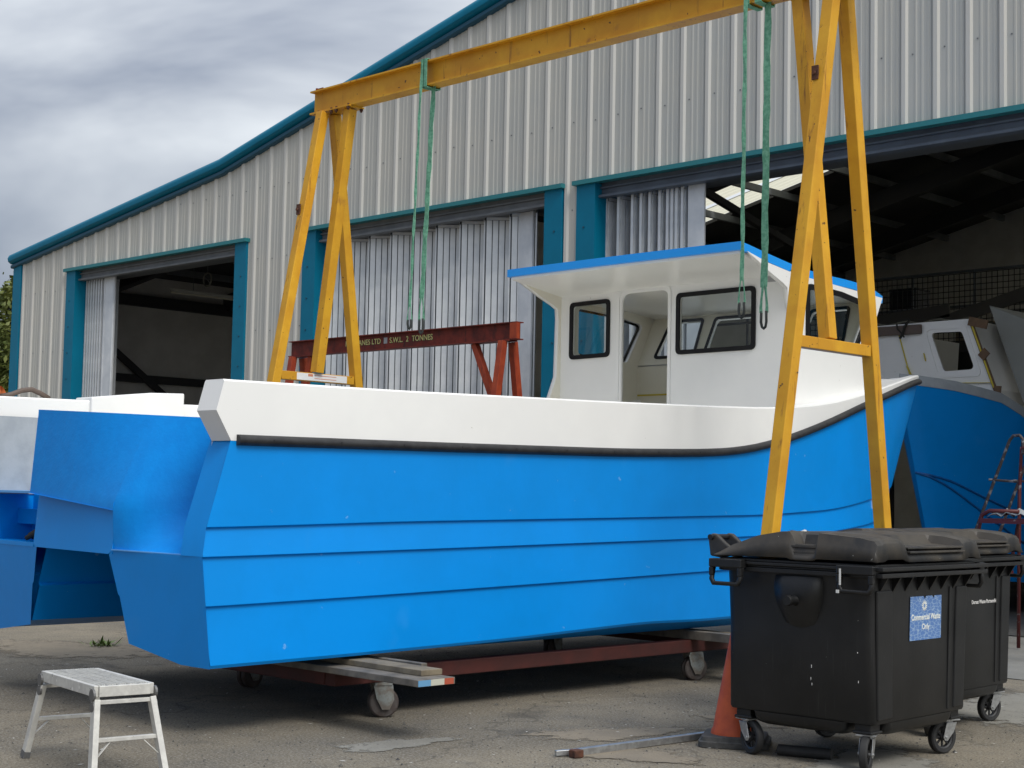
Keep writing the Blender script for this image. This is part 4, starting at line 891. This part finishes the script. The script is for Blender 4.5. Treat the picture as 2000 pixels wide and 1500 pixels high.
# ================================================================== WHEELIE BINS (built at the origin, then placed)
def rrect(w, d, z, r=.06, n=4, cx=0, cy=0):
    return [(x+cx, y+cy, z) for x, y in rounded([(-w/2, -d/2), (w/2, -d/2), (w/2, d/2), (-w/2, d/2)], r, n)]
BN = thing('waste_container', (0, 0, 0), 'nearer black four wheeled waste bin with a blue sticker on its front', 'wheelie bin', 'black four wheeled bins')
m_ = MB(); rows = [rrect(1.075, .955, .265, .05), rrect(1.09, .965, .28, .05), rrect(1.11, .97, .75, .06), rrect(1.13, .98, 1.0, .06), rrect(1.15, .98, 1.09, .06)]
m_.grid(rows, close=True); m_.add(rows[0], [tuple(range(len(rows[0])))]); body = m_.build('body', BIN, BN, smooth=True, auto=40)
for w_, d_ in ((1.085, .62), (.76, .96)):
    r_ = [rrect(w_-.10, d_-.10, .19, .04), rrect(w_-.03, d_-.03, .205, .05), rrect(w_-.004, d_-.004, .225, .05), rrect(w_, d_, .2645, .03)]; m_ = MB(); m_.grid(r_, close=True); m_.add(r_[0], [tuple(range(len(r_[0])))]); m_.build('belly', BIN, body, smooth=True, auto=50)
# front pilasters and panel edges
for x0, x1 in ((-.505, -.345), (.375, .50)):
    m_ = MB(); m_.prism([(x0, -.472, .285), (x1, -.472, .285), (x1*1.06, -.482, 1.0), (x0*1.06, -.482, 1.0)], (0, -.018, 0))
    pil = m_.build('front_pilaster', BIN, body, bevel=.008)
m_ = MB(); m_.prism([(.300, -.478, .285), (.325, -.478, .285), (.345, -.488, 1.0), (.315, -.488, 1.0)], (0, -.009, 0)); m_.build('moulded_rib', BIN, body, bevel=.003)
for k in range(8):
    x = -.50+k*.143; m_ = MB(); m_.prism([(x, -.47, .955), (x, -.545, 1.075), (x, -.47, 1.075)], (.012, 0, 0)); m_.build('gusset', BIN, body)
# rim: stacked lips
m_ = MB()
for (w, d, z0, z1) in ((1.23, 1.05, 1.072, 1.098), (1.205, 1.025, 1.0981, 1.112), (1.25, 1.07, 1.1121, 1.130), (1.225, 1.045, 1.1301, 1.146)):
    a = rrect(w, d, z0, .045); b = rrect(w, d, z1, .045); n = len(a); m_.add(a+b, [(i, (i+1) % n, n+(i+1) % n, n+i) for i in range(n)]+[tuple(range(n))[::-1], tuple(range(n, 2*n))])
m_.build('rim', BIN, body, bevel=.004)
m_ = MB(); m_.box((-.63, -.585, 1.075), (.63, -.535, 1.100)); m_.box((-.635, -.59, 1.1121), (.635, -.535, 1.135)); m_.build('comb_lip', BIN, body, bevel=.004)
# grab handles under the rim, two each end
for sx in (-1, 1):
    for yc in (-.43, .43):
        m_ = MB(); x = sx*.655; m_.tube([(x-sx*.02, yc-.10, 1.10), (x, yc-.10, 1.02), (x, yc-.085, .995), (x, yc+.085, .995), (x, yc+.10, 1.02), (x-sx*.02, yc+.10, 1.10)], .015, 8)
        m_.build('grab_handle', BIN, body, smooth=True)
        m_ = MB(); m_.box((sx*.60, yc-.115, 1.09), (sx*.668, yc+.115, 1.14)); m_.box((sx*.64, yc-.115, 1.04), (sx*.667, yc-.085, 1.0899)); m_.box((sx*.64, yc+.085, 1.04), (sx*.667, yc+.115, 1.0899)); m_.build('handle_bracket', BIN, body, bevel=.006)
    # trunnion housing and pin
    m_ = MB(); rows = []
    for j in range(9):
        z = 1.06-.30*j/8; hw = .15-.07*(j/8)**2; dp = .575+.045*sin(pi*min(1, (j+.7)/7.5)**.8) if j < 8 else .545
        rows.append([(sx*.53, -.02-hw-.015, z), (sx*(dp-.012), -.02-hw, z), (sx*dp, -.02-hw*.55, z), (sx*(dp+.006), -.02, z), (sx*dp, -.02+hw*.55, z), (sx*(dp-.012), -.02+hw, z), (sx*.53, -.02+hw+.015, z)])
    m_.grid(rows); m_.build('lift_housing', BIN, body, smooth=True)
    m_ = MB(); m_.lathe([(0, .70), (.026, .70), (.03, .69), (.03, .675), (.024, .672), (.024, .63), (.04, .60), (.042, .58)], (0, -.02, .925), 'X', 20) if sx == 1 else m_.lathe([(0, -.70), (.026, -.70), (.03, -.69), (.03, -.675), (.024, -.672), (.024, -.63), (.04, -.60), (.042, -.58)], (0, -.02, .925), 'X', 20)
    m_.build('lift_pin', BIN, body, smooth=True, auto=40)
# lid
def lidh(x, y):
    p = interp([(-.55, .0), (-.54, .07), (-.52, .11), (-.42, .128), (-.15, .148), (.08, .150), (.25, .120), (.42, .062), (.53, .010)], y)
    e = smooth((.635-abs(x))/.04); h = .012+p*e
    if abs(x) > .47 and -.16 < y < .02: h -= .07*smooth((abs(x)-.47)/.03)*smooth((y+.16)/.02)*smooth((.02-y)/.02)
    if -.28 < x < .40 and y < -.30: h -= .05*smooth((x+.28)/.02)*smooth((.40-x)/.02)*smooth((-.30-y)/.03)
    if -.55 < x < -.30 and y < -.15: h += .012*smooth((x+.55)/.04)*smooth((-.30-x)/.03)*smooth((-.15-y)/.1)
    if .42 < x < .56 and y < -.15: h += .012*smooth((x-.42)/.03)*smooth((.56-x)/.04)*smooth((-.15-y)/.1)
    if -.1 < x < .12 and -.2 < y < .35: h -= .012
    return max(h, .008)
nx, ny = 66, 56; rows = []
for i in range(nx+1):
    x = -.632+1.264*i/nx; rows.append([(x, -.55+1.085*j/ny, 1.150+lidh(x, -.55+1.085*j/ny)) for j in range(ny+1)])
m_ = MB(); m_.grid(rows); lid = m_.build('lid', BINL, BN, smooth=True, auto=24); md = lid.modifiers.new('solid', 'SOLIDIFY'); md.thickness = .012; md.offset = -1
for z, d in ((1.205, -.545), (1.228, -.53)): m_ = MB(); m_.box((-.27, d-.012, z), (.39, d+.2, z+.012)); m_.build('lid_bar', BINL, lid, bevel=.003)
for sx in (-1, 1):
    for z in (1.19, 1.225): m_ = MB(); m_.box((sx*.50, -.155, z), (sx*.61, .015, z+.010)); m_.build('lid_slat', BINL, lid)
    for x in (.56, .40):
        m_ = MB(); m_.prism([(sx*x-.018, .40, 1.17), (sx*x-.018, .52, 1.14), (sx*x-.018, .60, 1.15), (sx*x-.018, .615, 1.25), (sx*x-.018, .59, 1.285), (sx*x-.018, .555, 1.28), (sx*x-.018, .50, 1.235)], (.036, 0, 0)); m_.build('hinge', BINL, lid, bevel=.01)
    m_ = MB(); m_.cyl((sx*.36, .585, 1.262), (sx*.60, .585, 1.262), .017, 12); m_.build('hinge_pin', BIN, lid)
# caster brackets, forks, wheels
for cx, cy, ang in ((-.465, -.40, 1.9), (-.465, .39, 2.75), (.465, -.40, 1.25), (.465, .39, 1.2)):
    m_ = MB(); sg = 1 if cx > 0 else -1; m_.box((cx-.052, cy-.05, .2075), (cx+.052, cy+.05, .2649)); m_.box((cx-.062, cy-.06, .2085), (cx+.062, cy+.06, .225)); m_.build('caster_bracket', BIN, body, bevel=.006)
    X_ = Matrix.Translation((cx, cy, 0))@Matrix.Rotation(ang, 4, 'Z')
    c_ = MB(); c_.box((-.055, -.055, .198), (.055, .055, .2065)); c_.cyl((0, 0, .186), (0, 0, .198), .036, 20)
    for s in (-1, 1): c_.prism([(s*.034, -.045, .186), (s*.034, .035, .186), (s*.034, .062, .10), (s*.034, .052, .082), (s*.034, .030, .078), (s*.034, .018, .09), (s*.034, -.02, .13)], (s*.004, 0, 0))
    c_.box((-.0379, -.045, .182), (.0379, .035, .1859)); c_.cyl((-.045, .04, .10), (.045, .04, .10), .009, 10)
    fk = c_.build('caster', GALV2, BN, xf=X_, bevel=.0015)
    w_ = MB(); w_.lathe([(.070, -.021), (.090, -.023), (.098, -.016), (.10, 0), (.098, .016), (.090, .023), (.070, .021), (.068, 0), (.070, -.021)], (0, .04, .10), 'X', 36); w_.build('tyre', TYRE, fk, smooth=True, auto=40, xf=X_)
    w_ = MB(); w_.lathe([(.0, -.017), (.022, -.017), (.022, .017), (0, .017)], (0, .04, .10), 'X', 16); w_.lathe([(.060, -.012), (.069, -.017), (.069, .017), (.060, .012), (.060, -.012)], (0, .04, .10), 'X', 30)
    for k in range(8):
        a = 2*pi*k/8; w_.bar((0, .04+.02*cos(a), .10+.02*sin(a)), (0, .04+.062*cos(a), .10+.062*sin(a)), .012, .007, (1, 0, 0))
    w_.build('wheel_hub', mat('hub_plastic', (.02, .02, .022), .5), fk, xf=X_)
BN2 = copy_tree(BN); BN2['label'] = 'farther black four wheeled waste bin with small white lettering, behind the stickered one'
# sticker on the near bin, lettering on the far one
def sticker_mat():
    m = bpy.data.materials.new('blue_ripple_print'); m.use_nodes = True; t = m.node_tree; N = t.nodes; K = t.links.new; b = N['Principled BSDF']; b.inputs['Roughness'].default_value = .4
    tcn = N.new('ShaderNodeTexCoord'); mpn = N.new('ShaderNodeMapping'); mpn.inputs['Scale'].default_value = (26, 26, 46); K(tcn.outputs['Object'], mpn.inputs[0])
    nz = N.new('ShaderNodeTexNoise'); nz.inputs['Scale'].default_value = 1.2; K(mpn.outputs[0], nz.inputs['Vector'])
    ad = N.new('ShaderNodeVectorMath'); ad.operation = 'MULTIPLY_ADD'; ad.inputs[1].default_value = (.7, .7, .7); K(nz.outputs['Color'], ad.inputs[0]); K(mpn.outputs[0], ad.inputs[2])
    v = N.new('ShaderNodeTexVoronoi'); v.feature = 'DISTANCE_TO_EDGE'; v.inputs['Scale'].default_value = 1.0; K(ad.outputs[0], v.inputs['Vector'])
    r = N.new('ShaderNodeMapRange'); r.inputs[1].default_value = .01; r.inputs[2].default_value = .085; K(v.outputs['Distance'], r.inputs[0])
    x = N.new('ShaderNodeMix'); x.data_type = 'RGBA'; x.inputs[6].default_value = (.30, .42, .58, 1); x.inputs[7].default_value = (.085, .19, .45, 1); K(r.outputs[0], x.inputs[0]); K(x.outputs[2], b.inputs['Base Color']); return m
OFF[BN.name] = Vector((0, 0, 0))
nrm = Vector((0, -1, -.02)).normalized(); upv = Vector((0, -.02, 1)).normalized()
def front_y(z): return -(.485+(z-.75)*.02)-.004
st = MB(); z0, z1 = .705, .955
st.prism([(-.155, front_y(z0), z0), (.215, front_y(z0), z0), (.215, front_y(z1), z1), (.13, front_y(z1), z1), (.12, front_y(z1-.015), z1-.015), (.10, front_y(z1), z1), (.03, front_y(z1), z1), (.015, front_y(z1-.02), z1-.02), (0, front_y(z1), z1), (-.155, front_y(z1), z1)], (0, -.0012, 0))
SK = st.build('sticker', sticker_mat(), BN); CRW = mat('cream_print', (.82, .82, .72), .6)
text('sticker_text', 'Commercial Waste', .048, (.03, front_y(.83)-.0016, .82), (1, 0, 0), upv, CRW, SK, align='CENTER', thick=.0008, sx=.9)
text('sticker_text', 'Only', .045, (.03, front_y(.77)-.0016, .765), (1, 0, 0), upv, CRW, SK, align='CENTER', thick=.0004)
m_ = MB()
for k in range(14):
    a = 2*pi*k/14; m_.bar((.01+.012*cos(a), front_y(.9)-.002, .90+.012*sin(a)), (.01+.030*cos(a), front_y(.9)-.002, .90+.030*sin(a)), .005, .0008, (0, 1, 0))
m_.build('sticker_emblem', CRW, SK)
OFF[BN2.name] = Vector((0, 0, 0))
text('lettering', 'Dorset Waste Partnership', .036, (-.06, front_y(.84)-.001, .825), (1, 0, 0), upv, WPAINT, BN2, thick=.0006)
DRP = mat('white_paint_drip', (.68, .68, .66), .6)
for (x, y, z, w, h) in ((-.672, -.345, 1.03, .012, .09), (-.672, -.33, .985, .02, .018), (-.60, .33, 1.075, .006, .03)):
    m_ = MB(); m_.box((x-.002, y-w/2, z), (x+.001, y+w/2, z+h)); m_.build('paint_drip', DRP, BN, bevel=.001)
rnd = random.Random(21)
for k in range(7):
    z = rnd.uniform(.35, .95); y = rnd.choice([-.42, -.40, -.36, -.1, .2])+rnd.uniform(-.02, .02); x = -(.5425+(z-.28)*.0345)-.0012; m_ = MB(); h = rnd.uniform(.006, .022)
    m_.box((x-.001, y-.0013, z), (x+.004, y+.0013, z+h)); m_.build('paint_drip', DRP, BN)
m_ = MB(); m_.tube([(-.40, .05, 1.3105), (-.36, .12, 1.3), (-.33, .16, 1.29)], [.012, .006, .002], 6); m_.build('paint_drip', DRP, BN)
BN.location = (-5.04, 8.03, 0); BN.rotation_euler = (0, 0, radians(91.5))
BN2.location = (-5.50, 9.52, 0); BN2.rotation_euler = (0, 0, radians(92.5))
# ================================================================== CONE, BAR, STOOL
t = thing('traffic_cone', (-5.655, 7.75, 0), 'worn orange traffic cone with grey base tucked behind the nearer bin', 'traffic cone')
X_ = Matrix.Translation((-5.655, 7.75, 0))@Matrix.Rotation(.55, 4, 'Z')
m_ = MB(); rows = [rrect(.42, .42, .004, .07), rrect(.42, .42, .035, .07), rrect(.39, .39, .040, .06), rrect(.38, .38, .062, .06), rrect(.30, .30, .066, .1)]; m_.grid(rows, close=True); m_.add(rows[0], [tuple(range(len(rows[0])))]); m_.add(rows[-1], [tuple(range(len(rows[-1])))])
m_.build('base', RUBG, t, xf=X_, smooth=True, auto=30)
m_ = MB(); m_.lathe([(.148, .064), (.145, .085), (.135, .10), (.032, .68), (.028, .70), (.022, .70), (.022, .66)], (0, 0, 0), 'Z', 40); m_.build('cone_body', CONE, t, xf=X_, smooth=True, auto=50)
t = thing('steel_bar', (-6.03, 6.58, 0), 'grey box section steel bar with rusty ends lying on the ground before the cone', 'metal bar')
m_ = MB(); m_.bar((-5.985, 6.66, .022), (-5.885, 8.0, .022), .042, .04); m_.build('bar', GALV2, t, bevel=.004)
m_ = MB(); m_.bar((-6.05, 6.565, .02), (-5.99, 6.68, .025), .03, .03); m_.build('end_tongue', GALV2, t, bevel=.003)
m_ = MB(); m_.bar((-5.955, 6.60, .024), (-5.945, 6.665, .024), .06, .045); m_.build('clamp', RUST, t, bevel=.006)
m_ = MB(); m_.bar((-5.883, 8.005, .032), (-5.878, 8.09, .032), .055, .05); m_.build('clamp', RUST, t, bevel=.006)
t = thing('black_pipe', (-5.1, 7.75, 0), 'short black pipe on the ground behind the nearest bin wheel', 'pipe')
m_ = MB(); m_.cyl((-5.25, 7.62, .035), (-4.95, 7.72, .035), .032, 16); m_.cyl((-5.2501, 7.62, .035), (-5.252, 7.6197, .035), .02, 12); m_.build('tube', TYRE, t)
# hop-up platform
ST = thing('step_platform', (0, 0, 0), 'paint spattered aluminium folding work platform standing at lower left', 'step stool')
L2, W2, HH = .375, .15, .48
pl = MB()
for k in range(5):
    y = -W2+.013+k*.0562; pl.box((-L2+.014, y, HH-.018), (L2-.014, y+.041, HH)); 
    for j in range(3): pl.box((-L2+.015, y+.006+j*.014, HH+.0005), (L2-.015, y+.011+j*.014, HH+.004))
pf = pl.build('tread', ALU, ST)
for y in (-W2, W2): m_ = MB(); m_.box((-L2, y-.012, HH-.055), (L2, y+.012, HH+.001)); m_.build('side_rail', ALU, pf, bevel=.003)
for x in (-L2, L2): m_ = MB(); m_.box((x-.012, -W2+.0125, HH-.055), (x+.012, W2-.0125, HH-.0001)); m_.build('end_rail', ALU, pf, bevel=.003)
for sx in (-1, 1):
    for sy in (-1, 1):
        a = Vector((sx*(L2-.0), sy*(W2+.0), HH-.07)); b = Vector((sx*(L2+.10), sy*(W2+.045), .022))
        m_ = MB(); m_.bar(a, b, .032, .05, (1, 0, 0)); lg = m_.build('leg', ALU, ST, bevel=.003)
        m_ = MB(); m_.bar(b+(a-b)*.05, b-(a-b)*.045, .036, .053, (1, 0, 0)); m_.build('foot', mat('dull_grey_foot', (.12, .12, .12), .8), lg)
        m_ = MB(); c = Vector((sx*(L2-.005), sy*(W2+.017), HH-.045)); m_.cyl(c-Vector((0, .006, 0)), c+Vector((0, .006, 0)), .032, 16); c2 = c+Vector((sx*.008, 0, -.06)); m_.cyl(c2-Vector((0, .006, 0)), c2+Vector((0, .006, 0)), .026, 16); m_.build('hinge', mat('dark_hinge', (.16, .16, .16), .5, metal=.6), lg)
    for f, nm in ((.03, 'rung'), (.50, 'rung')):
        p = Vector((sx*lerp(L2, L2+.10, f), 0, lerp(HH-.07, .022, f))); w = lerp(W2, W2+.045, f)-.014
        m_ = MB(); m_.bar((p.x, -w, p.z), (p.x, w, p.z), .028, .02, (0, 0, 1)); m_.build(nm, ALU, ST, bevel=.002)
    p = Vector((sx*lerp(L2, L2+.10, .5), 0, lerp(HH-.07, .022, .5)))
    for sy in (-1, 1): m_ = MB(); m_.bar((p.x, sy*.09, p.z-.012), (sx*(L2+.07), sy*(W2+.016), p.z-.085), .004, .016, (1, 0, 0)); m_.build('brace', ALU, ST)
ST.location = (-7.36, 4.37, 0); ST.rotation_euler = (0, 0, -.15)
# ================================================================== LEFT EDGE: pipes, hose, trees, weeds
for k, (dx, dz, lb) in enumerate(((0, 0, 'upper orange plastic pipe leaning up at the far left edge'), (.25, -.16, 'lower orange plastic pipe beneath the other at the far left edge'))):
    t = thing('plastic_pipe', (-23.2+dx, 8.3, 0), lb, 'pipe', 'orange pipes at the left edge')
    m_ = MB(); p = Vector((-20.85+dx, 10.55, 2.97+dz)); q = Vector((-23.9+dx, 8.0, 1.0)); d = (q-p).normalized(); m_.tube([p, q], .085, 18, caps=False); m_.tube([p, q], .078, 18, caps=False); m_.build('pipe', ORANGE, t, smooth=True)
t = thing('pipe_rack', (-21.2, 10.1, 0), 'dark rack holding up the orange pipes behind the white boat', 'rack')
m_ = MB()
for x in (-21.3, -23.1): m_.box((x-.05, 10.0 if x > -22 else 8.5, 0), (x+.05, (10.0 if x > -22 else 8.5)+.1, 2.2 if x > -22 else 1.0))
m_.bar((-21.3, 9.8, 2.22), (-20.9, 10.3, 2.22), .06, .06); m_.build('frame', DARK, t)
t = thing('hose', (-11.0, 5.85, 2.19), 'loop of brown hose draped over the white port bulwark', 'hose')
m_ = MB(); m_.tube([(-11.0, 5.62, 2.16), (-11.0, 5.70, 2.178), (-11.0, 5.79, 2.215), (-11.0, 5.87, 2.228), (-11.0, 5.95, 2.20), (-11.0, 6.02, 2.165)], .020, 10); m_.build('tube', HOSE, t, smooth=True)
LEAF = mat('hedge_leaf', (.15, .17, .035), .6, col2=(.07, .10, .022), nscale=1.5, lohi=(.35, .65)); BARK = mat('bark', (.08, .06, .045), .9)
def tree(x, y, h, r, label, n, seed):
    rnd = random.Random(seed); t = thing('tree', (x, y, 0), label, 'tree', 'trees beyond the shed')
    m_ = MB(); m_.tube([(x, y, 0), (x+.1, y, h*.35), (x-.1, y+.1, h*.6), (x, y, h*.9)], [.16, .12, .08, .02], 8)
    lim = []
    for k in range(9):
        a = rnd.uniform(0, 2*pi); z = h*rnd.uniform(.25, .8); e = Vector((x+cos(a)*r*.75, y+sin(a)*r*.75, z+h*.12)); lim.append(e); m_.tube([(x, y, z), ((x+e.x)/2, (y+e.y)/2, z+h*.08), e], [.06, .04, .015], 6)
    m_.build('trunk', BARK, t, smooth=True)
    b = MB(); cl = []
    for k in range(60):
        a = rnd.uniform(0, 2*pi); q = rnd.random()**.6; z = h*rnd.uniform(.12, 1.0); rr = r*q*sin(pi*min(1, max(.08, z/h*.85)))**.5; cl.append((Vector((x+cos(a)*rr, y+sin(a)*rr, z)), rnd.uniform(.25, .6)))
    for k in range(n):
        c, s = rnd.choice(cl); p = c+Vector((rnd.gauss(0, s*.6), rnd.gauss(0, s*.6), rnd.gauss(0, s*.6))); l = rnd.uniform(.07, .14)
        u = Vector((rnd.gauss(0, 1), rnd.gauss(0, 1), rnd.gauss(0, .6))).normalized(); w = u.orthogonal().normalized()*l*.5
        b.add([p-u*l, p-w, p+u*l, p+w], [(0, 1, 2, 3)])
    b.build('crown', LEAF, t)
tree(-44.7, 20.9, 7.2, 2.4, 'bushy green tree whose crown shows at the far left edge, left of the shed corner', 16000, 1)
tree(-43.3, 22.6, 7.6, .8, 'taller thin tree just behind the left corner of the shed', 7000, 2)
tree(-47.5, 19.0, 7.0, 2.4, 'olive green bushy tree farther left, mostly outside the picture', 9000, 3)
t = thing('weed', (-12.83, 7.67, 0), 'small green weed growing from the ground between the twin hulls', 'weed')
m_ = MB(); rnd = random.Random(3)
for k in range(60):
    a = rnd.uniform(0, 2*pi); l = rnd.uniform(.04, .17); d = Vector((cos(a), sin(a), rnd.uniform(.1, .9))).normalized(); w = Vector((-sin(a), cos(a), 0))*.012; p = Vector((-12.83+rnd.gauss(0, .06), 7.67+rnd.gauss(0, .06), 0)); m_.add([p, p+d*l*.5-w, p+d*l, p+d*l*.5+w], [(0, 1, 2, 3)])
m_.build('leaves', mat('weed_leaf', (.10, .16, .03), .6), t)
# loose gravel and chips
m_ = MB(); rnd = random.Random(11)
for k in range(2600):
    x = rnd.uniform(-11, -4.0); y = rnd.uniform(4.0, 10.5); s = rnd.uniform(.003, .008)*(2.2 if rnd.random() < .03 else 1); a = rnd.uniform(0, pi)
    c, d = cos(a)*s, sin(a)*s; m_.add([(x-c, y-d, .002), (x+d, y-c, .002), (x+c, y+d, .002), (x-d, y+c, .002), (x, y, .002+s*.9)], [(0, 1, 4), (1, 2, 4), (2, 3, 4), (3, 0, 4)])
tag(m_.build('gravel', mat('loose_grit', (.16, .15, .13), .9, col2=(.05, .05, .05), nscale=40)), 'fine loose grit scattered over the yard', 'gravel', kind='stuff')
m_ = MB()
for k in range(260):
    x = rnd.uniform(-12, -4.2); y = rnd.uniform(4.3, 11); s = rnd.uniform(.004, .013); a = rnd.uniform(0, pi); l = rnd.uniform(.5, 2.4)
    c, d = cos(a)*s, sin(a)*s; m_.add([(x-c*l, y-d*l, .005), (x+d*.5, y-c*.5, .005), (x+c*l, y+d*l, .006), (x-d*.5, y+c*.5, .006)], [(0, 1, 2, 3)])
tag(m_.build('litter', mat('white_scraps', (.55, .54, .5), .8)), 'white scraps and chips scattered over the yard', 'litter', kind='stuff')
